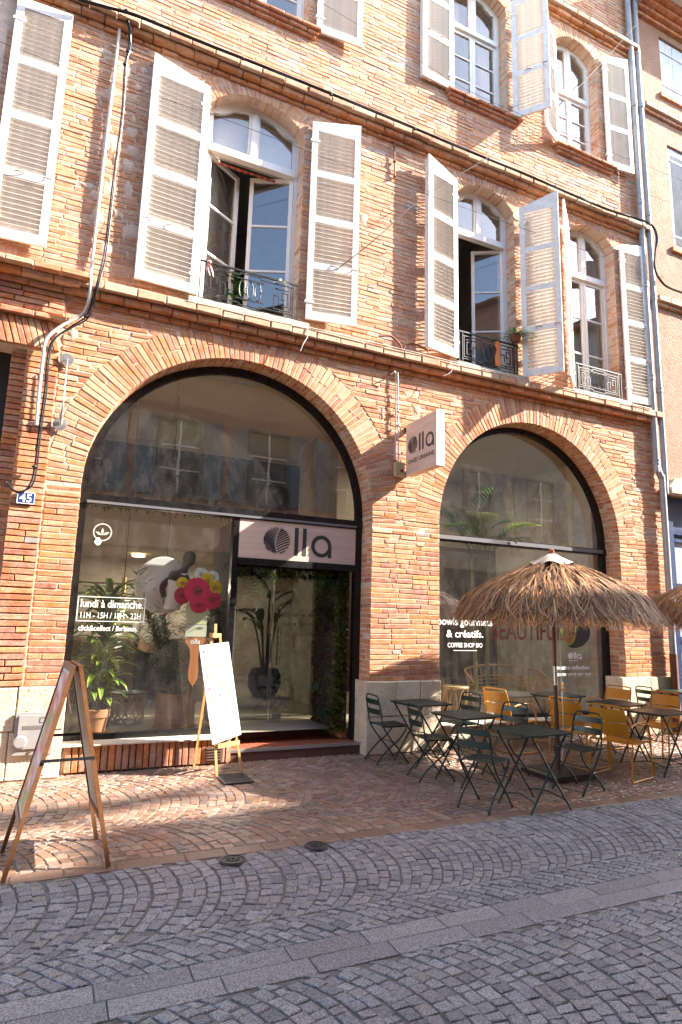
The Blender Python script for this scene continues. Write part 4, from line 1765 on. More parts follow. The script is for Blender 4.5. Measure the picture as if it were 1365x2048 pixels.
d2 = thing('tall_dracaena', 'taller dark striped dracaena behind the opening hours lettering', 'plant', (0.76, 1.35, FZ))
a = MB()
a.lathe([(0.0, 0.0), (0.12, 0.0), (0.16, 0.32), (0.14, 0.32), (0.13, 0.28), (0.0, 0.28)], 24)
a.build('pot', mat('dark_pot', L(.06, .055, .05), .6), d2, smooth=35)
a = MB()
a.tube([(0, 0, .25), (.02, 0, .8), (-.01, 0, 1.45)], .018, 8)
a.build('stem', m_bark, d2)
a = MB()
dracaena(a, (0, 0, .45), 1.15, 84, .52, .095, L(.08, .19, .035), L(.36, .46, .08))
a.build('leaves', m_leafcol, d2)

rs = thing('rattan_stool', 'low round open weave rattan table behind the potted dracaena', 'stool', (1.12, 1.55, FZ))
a = MB()
a.tube([(.22 * cos(i * pi / 16), .22 * sin(i * pi / 16), .36) for i in range(32)], .012, 6, True)
a.tube([(.20 * cos(i * pi / 16), .20 * sin(i * pi / 16), .012) for i in range(32)], .011, 6, True)
a.tube([(.215 * cos(i * pi / 16), .215 * sin(i * pi / 16), .19) for i in range(32)], .009, 6, True)
a.build('hoop', m_rattan, rs)
a = MB()
for k in range(14):
    a0 = 2 * pi * k / 14
    for s in (-1, 1):
        a.tube([(.21 * cos(a0 + s * .45 * sin(t * pi / 8)), .21 * sin(a0 + s * .45 * sin(t * pi / 8)), .012 + .35 * t / 8) for t in range(9)], .006, 5)
a.build('weave', m_rattan, rs)
a = MB()
a.lathe([(0, .372), (.235, .372), (.235, .388), (0, .388)], 28)
a.build('tabletop', mat('dark_top', L(.04, .035, .03), .4), rs)

pl = thing('tall_planter', 'rust coloured cylinder planter with a feathery long-leaved shrub', 'planter', (1.66, 1.12, FZ))
a = MB()
a.lathe([(0.0, 0.0), (0.27, 0.0), (0.275, 0.025), (0.25, 0.03), (0.245, 0.42), (0.225, 0.42), (0.22, 0.36), (0.0, 0.36)], 32)
a.build('pot', mat('corten_pot', L(.34, .17, .075), .75, var=.35, vscale=7, bump=.25, bscale=20), pl, smooth=35)
a = MB()
b_ = MB()
for k in range(11):
    an = k * 2.4
    r = U(.03, .15)
    pts = [Vector((r * cos(an), r * sin(an), .34))]
    d = Vector((cos(an) * .22, sin(an) * .18, 1)).normalized()
    hh = U(1.1, 1.75)
    for j in range(10):
        pts.append(pts[-1] + d * hh / 10)
        d = (d + Vector((U(-.08, .08) + cos(an) * .03, U(-.08, .08), 0))).normalized()
    a.tube(pts, [.012 - .0009 * i for i in range(11)], 5)
    for j in range(2, 11):
        for m_ in range(24):
            t = U(0, 1)
            p = pts[j - 1].lerp(pts[j], t)
            an2 = U(0, 2 * pi)
            leaf(b_, p, (cos(an2), sin(an2), U(-.1, 1.0)), U(.18, .34), U(.014, .024), U(.8, 2.0),
                 pick([L(.08, .16, .05), L(.10, .19, .06), L(.15, .2, .07), L(.20, .16, .08)]), seg=3, fold=.2)
a.build('stem', m_bark, pl)
b_.build('leaves', m_leafcol, pl)

# hanging display: white round panel with a dark bust and pearls
bd = thing('bust_display', 'white round panel with a dark brown bust wearing a pearl necklace', 'display', (1.43, 0.74, 2.05))
a = MB()
a.lathe([(0.0, 0.0), (0.33, 0.0), (0.345, 0.012), (0.33, 0.03), (0.0, 0.03)], 40)
a.v = [(v[0] - .10, v[2], v[1] * 1.05) for v in a.v]
a.build('panel', mat('white_card', L(.82, .81, .80), .6), bd, smooth=30)
a = MB()
m_bust = mat('dark_brown_gloss', L(.03, .013, .008), .55, var=.2)


def oval(cx, cy, cz, rx, ry, rz_, n=14, k=10):
    vs, fs = [], []
    for i in range(k + 1):
        t = pi * i / k
        for j in range(n):
            q = 2 * pi * j / n
            vs.append((cx + rx * sin(t) * cos(q), cy + ry * sin(t) * sin(q), cz + rz_ * cos(t)))
    for i in range(k):
        for j in range(n):
            fs.append((i * n + j, i * n + (j + 1) % n, (i + 1) * n + (j + 1) % n, (i + 1) * n + j))
    return vs, fs


def flatten(mb, k, y0):
    mb.v = [(v[0], y0 + (v[1] - y0) * k, v[2]) for v in mb.v]


a.tube(smooth_path([(.01, -.08, -.26), (.02, -.08, -.16), (.05, -.08, -.02), (.07, -.08, .07), (.105, -.08, .145), (.13, -.08, .20), (.15, -.08, .255), (.175, -.085, .31), (.19, -.085, .38), (.185, -.08, .44)], 3),
       [.08, .08, .08, .085, .09, .10, .115, .125, .13, .135, .14, .13, .10, .075, .058, .05, .047, .045, .048, .055, .066, .074, .080, .083, .083, .075, .06, .03], 16)
a.tube(smooth_path([(.17, -.09, .07), (.215, -.10, -.04), (.20, -.12, -.17)], 4), [.05, .052, .05, .045, .04, .038, .036, .034, .03], 10)
a.tube(smooth_path([(-.04, -.09, .06), (-.12, -.10, -.02), (-.10, -.13, -.15)], 4), [.05, .052, .05, .045, .04, .038, .036, .034, .03], 10)
a.tube([(.235, -.09, .335), (.255, -.09, .345), (.262, -.09, .33)], [.02, .018, .008], 8)
flatten(a, .62, -.08)
a.build('bust', m_bust, bd, smooth=60)
a = MB()
a.tube(smooth_path([(.01, -.08, -.30), (.02, -.08, -.18), (.05, -.08, -.03), (.065, -.08, .04)], 4), [.10, .10, .10, .10, .105, .11, .115, .122, .13, .138, .143, .145, .142], 18)
flatten(a, .64, -.08)
a.build('dress', mat('white_card', L(.82, .81, .80), .6), bd, smooth=60)
a = MB()
for i in range(15):
    t = pi * (i / 14)
    v, f = oval(.122 - .075 * cos(t), -.085 - .055 * sin(t), .185 - .045 * sin(t), .012, .012, .012, 8, 6)
    a.add(v, f)
a.build('necklace', mat('pearl', L(.8, .78, .72), .25), bd, smooth=60)
a = MB()
a.tube([(-.1, .015, .34), (-.1, .015, CZ - 2.05)], .002, 4)
a.build('hanging_wire', m_black, bd)

# flower and paint brush cut-out just behind the pane
fb = thing('brush_cutout', 'paint brush cut-out bursting into pink, yellow and white flowers on the glass', 'display', (1.70, FY + 0.075, 0.86))
m_petal = mat('petal_print', attr=True, rough=.55, var=.12, vscale=20)


def flower(nm, cx, cz, r, n, c, cc, y, ph=0.0):
    a = MB()
    for i in range(n):
        an = 2 * pi * i / n + ph
        d = Vector((cos(an), 0, sin(an)))
        sd_ = Vector((-sin(an), 0, cos(an)))
        w = r * 2.6 / n + .015
        pts = [d * (r * .12)] + [d * (r * t) + sd_ * (w * s * k) for t, s, k in
                                 ((.45, 1, .75), (.8, 1, 1.0), (1.0, 1, .45), (.95, 0, 0), (1.0, -1, .45), (.8, -1, 1.0), (.45, -1, .75))]
        yy = y - (.004 if i % 2 else 0) - .0008 * i
        k0 = len(a.v)
        cols = [shade(c, .45)] + [shade(c, U(.85, 1.2)) for _ in pts[1:]]
        vs = [(cx + p.x, yy + (.006 * (p.length / r)), cz + p.z) for p in pts]
        k = len(vs)
        a.add(vs + [(v[0], v[1] + .003, v[2]) for v in vs],
              [tuple(range(k)), tuple(range(2 * k - 1, k - 1, -1))] + [(q, (q + 1) % k, (q + 1) % k + k, q + k) for q in range(k)], cols + cols)
    v, f = oval(cx, y - .012, cz, r * .17, .008, r * .17, 12, 6)
    a.add(v, f, cc)
    a.build(nm, m_petal, fb)


PK = L(.74, .02, .085)
YL = L(.80, .52, .01)
WH = L(.82, .82, .80)
flower('white_flower', .02, 1.33, .085, 7, WH, L(.5, .5, .05), .012)
flower('white_flower', .17, 1.30, .08, 7, WH, L(.5, .5, .05), .012, .4)
flower('yellow_flower', .10, 1.25, .10, 9, YL, L(.5, .25, .0), .006)
flower('yellow_flower', .20, 1.17, .10, 9, YL, L(.5, .25, .0), .006, .3)
flower('yellow_flower', -.20, 1.21, .075, 8, YL, L(.5, .25, .0), .006)
flower('red_flower', -.19, 1.06, .105, 9, L(.55, .01, .05), L(.2, .02, .02), .002)
flower('pink_flower', .17, 1.02, .12, 10, PK, L(.2, .05, .02), .0, .2)
flower('pink_flower', -.02, 1.12, .17, 13, PK, L(.06, .045, .01), -.012)
flower('pink_flower', .02, .97, .12, 9, PK, L(.3, .05, .05), -.004, .5)
a = MB()
a.prism([(-.125, .72), (.125, .72), (.135, .98), (-.135, .98)], 0.0, 0.008)
a.build('bristles', mat('bristle', L(.62, .60, .36), .7, var=.15, vscale=6, stretch=(30, 1, 1)), fb)
a = MB()
a.prism([(-.128, .57), (.128, .57), (.126, .715), (-.126, .715)], -0.002, 0.010)
a.build('ferrule', mat('ferrule_print', L(.60, .62, .50), .45, var=.1), fb)
a = MB()
hp = [(-.128, .565), (-.12, .50), (-.06, .43), (-.045, .32), (-.06, .17), (-.055, .07), (0, -.02), (.055, .07), (.06, .17), (.045, .32), (.06, .43), (.12, .50), (.128, .565)]
a.prism(hp[::-1], 0.0, 0.010)
a.build('handle', mat('orange_wood', L(.42, .15, .05), .5, var=.2, vscale=3, stretch=(14, 1, 1)), fb)
text('lettering', 'olla', .085, m_letter_w, fb, (0.0, -0.002, .485), 'CENTER', .02)

# oval bowl picture on the right pane
bw = thing('bowl_sticker', 'oval sticker of a half avocado bowl filled with colourful salad on the right pane', 'sticker', (7.70, FY + .062, 1.37))
a = MB()
pts = []
for i in range(40):
    t = 2 * pi * i / 40
    pts.append((.12 + (.36 if cos(t) > 0 else .30) * cos(t), .24 + .27 * sin(t) - .10 * (cos(t) < 0) * 0))
a.prism(pts[::-1], 0.0, .004)
a.build('shell', mat('avocado_shell', L(.05, .028, .018), .6, var=.2), bw)
a = MB()
a.prism([(.00 + .165 * cos(2 * pi * i / 32), .225 + .215 * sin(2 * pi * i / 32)) for i in range(32)][::-1], -.003, -.0005)
a.build('filling_base', mat('avocado_flesh', L(.62, .50, .10), .6), bw)
a = MB()
for i in range(130):
    t, r = U(0, 2 * pi), sqrt(U(0, 1))
    cx, cz, s = .148 * r * cos(t), .225 + .195 * r * sin(t), U(.008, .022)
    k = R_.randint(4, 7)
    c = R_.choice((L(.7, .05, .06), L(.75, .45, .02), L(.7, .08, .2), L(.25, .35, .04), L(.75, .3, .03), L(.8, .7, .4)))
    yy = -.0035 - U(0, .003)
    a.add([(cx + s * cos(2 * pi * j / k), yy, cz + s * sin(2 * pi * j / k)) for j in range(k)], [tuple(range(k))], c)
a.build('filling', m_petal, bw)
text('poster_lettering', 'BEAUTIFUL', .44, mat('red_print', L(.42, .02, .03), .6), None, (7.10, 1.6, 1.43), 'LEFT', .012, ext=.006, sx=.78)
o = bpy.data.objects['poster_lettering']
o.name = 'wall_lettering'
tag(o, 'big red capital letters reading BEAUTI behind the right pane', 'lettering')


# palm, rattan sofa and stool behind the right window
def palm(x, y, h, label, n=9, ln=1.3, two=True):
    t = thing('palm_plant', label, 'plant', (x, y, FZ))
    a = MB()
    a.lathe([(0, 0), (.17, 0), (.20, .3), (.18, .3), (.17, .26), (0, .26)], 24)
    a.build('pot', mat('grey_pot', L(.3, .29, .27), .7, var=.1), t, smooth=35)
    a = MB()
    tops = []
    for k in range(2 if two else 1):
        dx = .10 * (k * 2 - 1)
        pts = [(dx, 0, .25), (dx * 1.3, .02, h * .5), (dx * 1.8, 0, h)]
        a.tube(smooth_path(pts, 6), [.035 - .0008 * i for i in range(13)], 8, col=L(.22, .20, .07))
        tops.append(Vector(pts[-1]))
    a.build('trunk', mat('palm_trunk', attr=True, rough=.6, var=.2), t, smooth=60)
    a = MB()
    for k, tp in enumerate(tops):
        for i in range(n):
            an = 2 * pi * i / n + k
            d = Vector((cos(an) * .55, sin(an) * .30, U(.6, 1.5))).normalized()
            p = tp.copy()
            m_ = 22
            st = ln * U(.75, 1.1) / m_
            c = pick([L(.09, .17, .03), L(.06, .13, .03), L(.16, .22, .05)])
            for j in range(m_):
                q = p + d * st
                sd_ = d.cross(Vector((0, 0, 1)))
                sd_.normalize() if sd_.length > .01 else None
                if j > 3:
                    wl = .34 * sin(pi * (j - 2) / (m_ - 1)) + .06
                    for s in (-1, 1):
                        leaf(a, p, sd_ * s + d * .7 + Vector((0, 0, .1)), wl, .022, .7, c, seg=3, fold=.2)
                a.tube([p, q], .005, 4, col=c, cap=False)
                p = q
                d = (d + Vector((0, 0, -.075))).normalized()
    a.build('fronds', m_leafcol, t)


palm(6.35, 0.85, 2.45, 'tall palm with arching fronds behind the right shop window', 8, 1.2)

so = thing('rattan_sofa', 'curved rattan sofa with thin hoops behind the right pane', 'sofa', (7.05, 1.15, FZ))
a = MB()
sp = []
for k in range(17):
    t = pi * (k / 16)
    sp.append((-.78 * cos(t) * (1 if 1 else 1), .30 * sin(t), .62 + .10 * sin(t)))
a.tube(smooth_path([(-.80, -.25, .48)] + sp + [(.80, -.25, .48)], 3), .018, 7)
for zf in (.18, .30, .42, .54, .66):
    a.tube(smooth_path([(q[0] * (.86 + .14 * zf), q[1] * (.8 + .2 * zf), .22 + (q[2] - .22) * zf) for q in sp], 2), .010, 6)
a.build_each('hoop', m_rattan, so, 60)
a = MB()
for k in range(17):
    q = sp[k]
    a.tube([(q[0] * .86, q[1] * .8 - .02, .2), (q[0] * .94, q[1] * .9, .45), q], .009, 6)
a.build_each('spindle', m_rattan, so, 60)
a = MB()
a.tube(smooth_path([(-.68, -.28, .22), (0, -.32, .22), (.68, -.28, .22), (.70, .1, .22), (0, .22, .22), (-.70, .1, .22), (-.68, -.28, .22)], 4), .016, 7)
for (x_, y_) in ((-.6, -.25), (.6, -.25), (-.6, .1), (.6, .1)):
    a.tube([(x_, y_, 0), (x_ * 1.02, y_, .24)], .016, 7)
a.build('seat_frame', m_rattan, so, smooth=60)
a = MB()
a.add(*oval(0, -.05, .27, .66, .27, .055, 24, 10))
a.build('cushion', mat('cream_cushion', L(.55, .47, .36), .9, var=.08), so, smooth=60)
st2 = thing('rattan_side_chair', 'small rattan stool with looped legs at the left end of the right window', 'stool', (5.95, 1.0, FZ))
a = MB()
a.lathe([(0, .40), (.2, .40), (.21, .42), (.2, .44), (0, .44)], 24)
a.build('seat', m_rattan, st2, smooth=40)
a = MB()
for k in range(8):
    an = k * pi / 4
    a.tube([(.19 * cos(an + .3 * sin(t * pi / 8)), .19 * sin(an + .3 * sin(t * pi / 8)), .40 * (1 - t / 8)) for t in range(9)], .009, 5)
    a.tube([(.19 * cos(an - .3 * sin(t * pi / 8)), .19 * sin(an - .3 * sin(t * pi / 8)), .40 * (1 - t / 8)) for t in range(9)], .009, 5)
a.build_each('loop_leg', m_rattan, st2, 60)
banana = thing('banana_plant', 'big dark banana plant in a round black pot inside the entrance', 'plant', (3.78, 3.9, FZ))
a = MB()
a.lathe([(0, 0), (.2, 0), (.30, .18), (.30, .38), (.24, .5), (.22, .5), (.2, .42), (0, .42)], 28)
a.build('pot', mat('black_pot', L(.02, .02, .02), .5), banana, smooth=40)
a = MB()
for i in range(9):
    an = i * 2.4
    tp = Vector((cos(an) * U(.1, .45), sin(an) * U(.1, .3), U(1.1, 1.8)))
    a.tube(smooth_path([(cos(an) * .05, sin(an) * .05, .4), tp * .6 + Vector((0, 0, .2)), tp], 4), .018, 6, col=L(.03, .05, .015))
    leaf(a, tp, (cos(an), sin(an), .8), U(.5, .75), U(.2, .28), 1.4, pick([L(.025, .05, .02), L(.035, .06, .02)]), seg=7, fold=.25)
a.build('leaves', m_leafcol, banana)


# shop counter and the person behind the window
ct = thing('shop_counter', 'dark shop counter at the back of the left room', 'counter', (1.5, 3.9, FZ))
a = MB()
a.box(-1.3, 1.1, -.3, .3, 0, .98)
a.build('body', mat('counter_front', L(.12, .08, .06), .6, var=.2), ct)
a = MB()
a.box(-1.35, 1.15, -.35, .35, .981, 1.02)
a.build('top', mat('counter_top', L(.3, .2, .12), .45, var=.2), ct)
for k in range(5):
    a = MB()
    a.box(-1.3, .6, 3.0, 3.06, 1.2 + k * .22, 1.36 + k * .22)
    a.build('wall_slat', mat('pale_slat', L(.42, .36, .28), .7, var=.1), ct)


def skin_mesh(name, V, E, m, parent, sub=2):
    me = bpy.data.meshes.new(name)
    me.from_pydata([v[0] for v in V], E, [])
    ob = bpy.data.objects.new(name, me)
    COL.objects.link(ob)
    ob.modifiers.new('s', 'SKIN')
    for i, v in enumerate(V):
        r = v[1] if isinstance(v[1], tuple) else (v[1], v[1])
        me.skin_vertices[0].data[i].radius = r
    me.skin_vertices[0].data[0].use_root = True
    sb = ob.modifiers.new('d', 'SUBSURF')
    sb.levels = sub
    sb.render_levels = sub
    dg = bpy.context.evaluated_depsgraph_get()
    out = bpy.data.meshes.new_from_object(ob.evaluated_get(dg))
    bpy.data.objects.remove(ob)
    out.materials.clear()
    out.materials.append(m)
    out.shade_smooth()
    return link(name, out, parent)


pe = thing('person', 'person in a pale shirt and dark trousers standing inside, seen from behind', 'person', (1.50, 2.75, FZ), rz=.25)
m_skin = mat('skin', L(.42, .24, .16), .55)
bodyV = [((0, 0, .95), (.15, .10)), ((0, 0, 1.15), (.13, .09)), ((0, 0, 1.33), (.16, .10)), ((0, 0, 1.44), (.07, .06)), ((0, .01, 1.52), (.05, .05)),
         ((0, .03, 1.60), (.075, .085)), ((0, .02, 1.70), (.07, .085)),
         ((.17, 0, 1.38), .055), ((.23, .02, 1.14), .042), ((.19, .16, .98), .033), ((.13, .26, 1.0), (.028, .02)),
         ((-.17, 0, 1.38), .055), ((-.24, .0, 1.14), .042), ((-.20, .14, .95), .033), ((-.14, .24, .96), (.028, .02)),
         ((.09, 0, .88), .085), ((.10, .02, .5), .06), ((.10, -.02, .1), .042), ((.11, .10, .04), (.04, .03)),
         ((-.09, 0, .88), .085), ((-.10, .02, .5), .06), ((-.11, -.02, .1), .042), ((-.12, .10, .04), (.04, .03))]
bodyE = [(0, 1), (1, 2), (2, 3), (3, 4), (4, 5), (5, 6), (2, 7), (7, 8), (8, 9), (9, 10), (2, 11), (11, 12), (12, 13), (13, 14),
         (0, 15), (15, 16), (16, 17), (17, 18), (0, 19), (19, 20), (20, 21), (21, 22)]
skin_mesh('body', bodyV, bodyE, m_skin, pe)
k_ = 1.18
shV = [((0, 0, .92), (.185, .13)), ((0, 0, 1.15), (.165, .12)), ((0, 0, 1.33), (.19, .125)), ((0, 0, 1.43), (.09, .08)),
       ((.17, 0, 1.38), .078), ((.235, .02, 1.14), .062), ((.20, .13, 1.02), .05), ((-.17, 0, 1.38), .078), ((-.245, 0, 1.14), .062), ((-.21, .11, .99), .05)]
skin_mesh('shirt', shV, [(0, 1), (1, 2), (2, 3), (2, 4), (4, 5), (5, 6), (2, 7), (7, 8), (8, 9)], mat('pale_shirt', L(.55, .54, .52), .9, var=.08), pe)
trV = [((0, 0, .93), (.165, .115)), ((.09, 0, .84), .105), ((.10, .02, .5), .082), ((.105, -.01, .10), .068), ((-.09, 0, .84), .105), ((-.10, .02, .5), .082), ((-.11, -.01, .10), .068)]
skin_mesh('trousers', trV, [(0, 1), (1, 2), (2, 3), (0, 4), (4, 5), (5, 6)], mat('navy_cloth', L(.03, .035, .05), .9), pe)
a = MB()
a.add(*oval(0, .0, 1.675, .088, .10, .10, 18, 12))
a.add(*oval(0, -.09, 1.68, .045, .04, .05, 12, 8))
a.build('hair', mat('dark_hair', L(.02, .014, .01), .6), pe, smooth=60)
a = MB()
a.add(*oval(-.03, .108, 1.635, .011, .006, .007, 8, 6))
a.add(*oval(.03, .108, 1.635, .011, .006, .007, 8, 6))
a.build('eyes', mat('eye_dark', L(.02, .02, .02), .3), pe)
a = MB()
a.tube([(0, .105, 1.63), (0, .128, 1.60)], [.009, .014], 8)
a.tube([(-.025, .104, 1.56), (0, .112, 1.558), (.025, .104, 1.56)], .006, 6)
a.build('nose_and_mouth', m_skin, pe, smooth=60)
# ------------------------------------------------------------------ stuccoed neighbour
nb = thing('stucco_house', 'pink roughcast house with blue shop front at the right edge', 'house', (13.0, 0.2, 0))
NB = Vector((13.0, 0.2, 0))


def nsub(mb, name, m, parent=nb, smooth=None):
    mb.v = [(v[0] - NB.x, v[1] - NB.y, v[2] - NB.z) for v in mb.v]
    return mb.build(name, m, parent, smooth)


m_stucco = mat('pink_roughcast', L(0.33, 0.19, 0.125), 0.95, var=0.14, vscale=3, bump=0.9, bscale=38, speck=0.2, sscale=60)
a = MB()
NW = [(10.42, 11.5, 12.45, 13.85), (10.44, 11.6, 9.0, 11.3)]
outer = [(9.64, -0.5), (16.5, -0.5), (16.5, 14.35), (9.64, 14.35)]
holes = [[(9.72, -.4), (9.72, 4.02), (12.6, 4.02), (12.6, -.4)]] + [[(x0, z0), (x0, z1), (x1, z1), (x1, z0)] for x0, x1, z0, z1 in NW]
loops = [outer] + holes
flat = [p for lp in loops for p in lp]
tris = tessellate_polygon([[Vector((p[0], p[1], 0)) for p in lp] for lp in loops])
nv = len(flat)
fs = [tuple(t) for t in tris] + [tuple(i + nv for i in t[::-1]) for t in tris]
o = 0
for lp in loops:
    for i in range(len(lp)):
        p, q = o + i, o + (i + 1) % len(lp)
        fs.append((p, q, q + nv, p + nv))
    o += len(lp)
a.add([(p[0], 0.0, p[1]) for p in flat] + [(p[0], 0.4, p[1]) for p in flat], fs)
nsub(a, 'wall', m_stucco)
m_nshut = mat('grey_white_boards', L(0.60, 0.63, 0.66), 0.6, var=0.2, vscale=4, stretch=(8, 1, 1))
for wi, (x0, x1, z0, z1) in enumerate(NW):
    a = MB()
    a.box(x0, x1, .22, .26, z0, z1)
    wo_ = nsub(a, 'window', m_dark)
    a = MB()
    for k in range(5):
        xa = x0 + .02 + k * (x1 - x0 - .04) / 5
        a.box(xa + .003, xa + (x1 - x0 - .04) / 5 - .003, .04 + .002 * (k % 2), .075, z0 + .02, z1 - .02)
    for zc in (z0 + .3, z1 - .3):
        a.box(x0 + .03, x1 - .03, .025, .0395, zc - .02, zc + .02)
    if wi == 1:
        for k in range(44):
            zc = z0 + .15 + k * (z1 - z0 - .3) / 44
            a.bar((x0 + .1, .03, zc), (x1 - .1, .03, zc), .006, .035, up=(0, -.7, .7))
    nsub(a, 'shutter', m_nshut, wo_)
    a = MB()
    for k in range(4):
        v, f = brick_geo([(x0 - .1 + k * .32, -.05, z0 - .1), (x0 + .21 + k * .32, -.05, z0 - .1), (x0 + .21 + k * .32, -.05, z0), (x0 - .1 + k * .32, -.05, z0)], (0, -1, 0), .25, .008, .003)
        a.add(v, f, pick(BR))
    nsub(a, 'brick_sill', m_brick, wo_)
for zb in (7.74, 11.90):
    a = MB()
    for (pr, za, zc) in ((.05, zb - .1, zb - .03), (.10, zb - .025, zb + .08)):
        x = 9.80
        while x < 15:
            v, f = brick_geo([(x, -pr, za), (x + .3, -pr, za), (x + .3, -pr, zc), (x, -pr, zc)], (0, -1, 0), pr + .02, .008, .003)
            a.add(v, f, pick(BR if pr < .08 else [L(.5, .3, .2)]))
            x += .308
    nsub(a, 'string_course', m_brick)
a = MB()
for k, pr in enumerate((.08, .16, .26, .36)):
    x = 9.62
    while x < 15:
        v, f = brick_geo([(x, -pr, 14.02 + k * .085), (x + .26, -pr, 14.02 + k * .085), (x + .26, -pr, 14.095 + k * .085), (x, -pr, 14.095 + k * .085)], (0, -1, 0), pr + .02, .008, .003)
        a.add(v, f, pick([L(.46, .17, .07)]))
        x += .268
nsub(a, 'eaves_cornice', m_brick)
a = MB()
a.add([(9.5, -.75, 14.36), (16.5, -.75, 14.36), (16.5, 5, 16.2), (9.5, 5, 16.2)], [(0, 1, 2, 3)])
for k in range(26):
    a.tube([(9.52 + k * .27, -.76, 14.39), (9.52 + k * .27, 5, 16.23)], .06, 6)
nsub(a, 'roof', mat('roof_tile', L(.33, .14, .08), .85, var=.25))
a = MB()
a.box(9.6, 16.5, -.74, -.36, 14.325, 14.355)
nsub(a, 'soffit', mat('soffit_paint', L(.55, .52, .46), .7))
# blue shop front
m_blue = mat('blue_paint', L(.008, .03, .10), .4, var=.12, vscale=5)
a = MB()
a.box(9.72, 9.96, 0.06, .3, 0, 4.02)
a.box(9.96, 12.6, 0.10, .3, 3.35, 4.02)
a.box(9.96, 12.6, 0.16, .3, 0.0, 0.9)
bf = nsub(a, 'shop_front', m_blue)
a = MB()
for (z0, z1) in ((.95, 1.42), (1.5, 2.35), (2.42, 3.28)):
    a.ring([(9.965, z0), (10.60, z0), (10.60, z1), (9.965, z1)], [(10.03, z0 + .06), (10.54, z0 + .06), (10.54, z1 - .06), (10.03, z1 - .06)], .12, .19, True)
nsub(a, 'moulding', m_blue, bf)
a = MB()
a.box(10.03, 10.54, .165, .2, .98, 3.24)
nsub(a, 'panel', mat('pale_blue_paint', L(.35, .42, .52), .35), bf)
a = MB()
a.box(10.61, 12.6, .2, .24, .9, 3.35)
nsub(a, 'shop_pane', glass('neighbour_glass', (.2, .22, .22, 1), 1.5, .05), bf)
a = MB()
a.box(9.70, 12.8, -.16, .12, 4.03, 4.14)
a.prism([(9.70, 4.141), (12.8, 4.141), (12.8, 4.2), (9.98, 4.32), (9.85, 4.30)], -.12, .05)
nsub(a, 'stone_hood', m_stone, bf)
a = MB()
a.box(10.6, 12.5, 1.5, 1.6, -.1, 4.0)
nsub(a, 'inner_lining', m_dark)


# ------------------------------------------------------------------ houses across the street (they shade it and show in the panes)
def street_house(x0, x1, label, walls, prof, wins, shut, y=-9.2):
    t = thing('street_house', label, 'house', ((x0 + x1) / 2, y, 0), group='houses across the street')
    ox = (x0 + x1) / 2

    def put(mb, name, m, parent=t):
        mb.v = [(v[0] - ox, v[1] - y, v[2]) for v in mb.v]
        return mb.build(name, m, parent)
    a = MB()
    pl = [(x0, -.2)] + prof + [(x1, -.2)]
    k = len(pl)
    a.add([(p[0], y, p[1]) for p in pl] + [(p[0], y - 7, p[1]) for p in pl],
          [tuple(range(k)), tuple(range(2 * k - 1, k - 1, -1))] + [(i, (i + 1) % k, (i + 1) % k + k, i + k) for i in range(k)])
    put(a, 'wall', walls)
    for (wx, wz, ww, wh) in wins:
        a = MB()
        a.box(wx - ww / 2, wx + ww / 2, y + .005, y + .03, wz, wz + wh)
        a.ring([(wx - ww / 2 - .08, wz - .08), (wx + ww / 2 + .08, wz - .08), (wx + ww / 2 + .08, wz + wh + .08), (wx - ww / 2 - .08, wz + wh + .08)],
               [(wx - ww / 2, wz), (wx + ww / 2, wz), (wx + ww / 2, wz + wh), (wx - ww / 2, wz + wh)], y + .01, y + .09, True)
        f = put(a, 'window', mat('street_window', L(.10, .10, .10), .35))
        a = MB()
        a.box(wx - .03, wx + .03, y + .035, y + .07, wz, wz + wh)
        for q in (.33, .66):
            a.box(wx - ww / 2, wx + ww / 2, y + .035, y + .06, wz + wh * q - .02, wz + wh * q + .02)
        put(a, 'glazing_bar', m_white, f)
        if shut:
            for s in (-1, 1):
                a = MB()
                xa = wx + s * (ww / 2 + .1)
                for j in range(5):
                    b0 = xa + s * j * .11
                    a.box(min(b0, b0 + s * .105), max(b0, b0 + s * .105), y + .03, y + .07, wz - .05, wz + wh + .05)
                put(a, 'shutter', shut, f)
        a = MB()
        for j in range(12):
            a.box(wx - ww / 2 + ww * j / 11 - .008, wx - ww / 2 + ww * j / 11 + .008, y + .11, y + .125, wz, wz + .5)
        a.box(wx - ww / 2, wx + ww / 2, y + .10, y + .135, wz + .5, wz + .53)
        put(a, 'railing', m_iron, f)
    a = MB()
    for i in range(1, len(pl) - 2):
        (xa, za), (xb, zb) = pl[i], pl[i + 1]
        a.add([(xa, y + .35, za - .06), (xb, y + .35, zb - .06), (xb, y + .35, zb + .03), (xa, y + .35, za + .03),
               (xa, y - 7.2, za - .06), (xb, y - 7.2, zb - .06), (xb, y - 7.2, zb + .03), (xa, y - 7.2, za + .03)],
              [(0, 1, 2, 3), (7, 6, 5, 4), (3, 2, 6, 7), (0, 4, 5, 1), (0, 3, 7, 4), (1, 5, 6, 2)])
    put(a, 'roof', mat('roof_tile', L(.33, .14, .08), .85, var=.25))
    return t, put


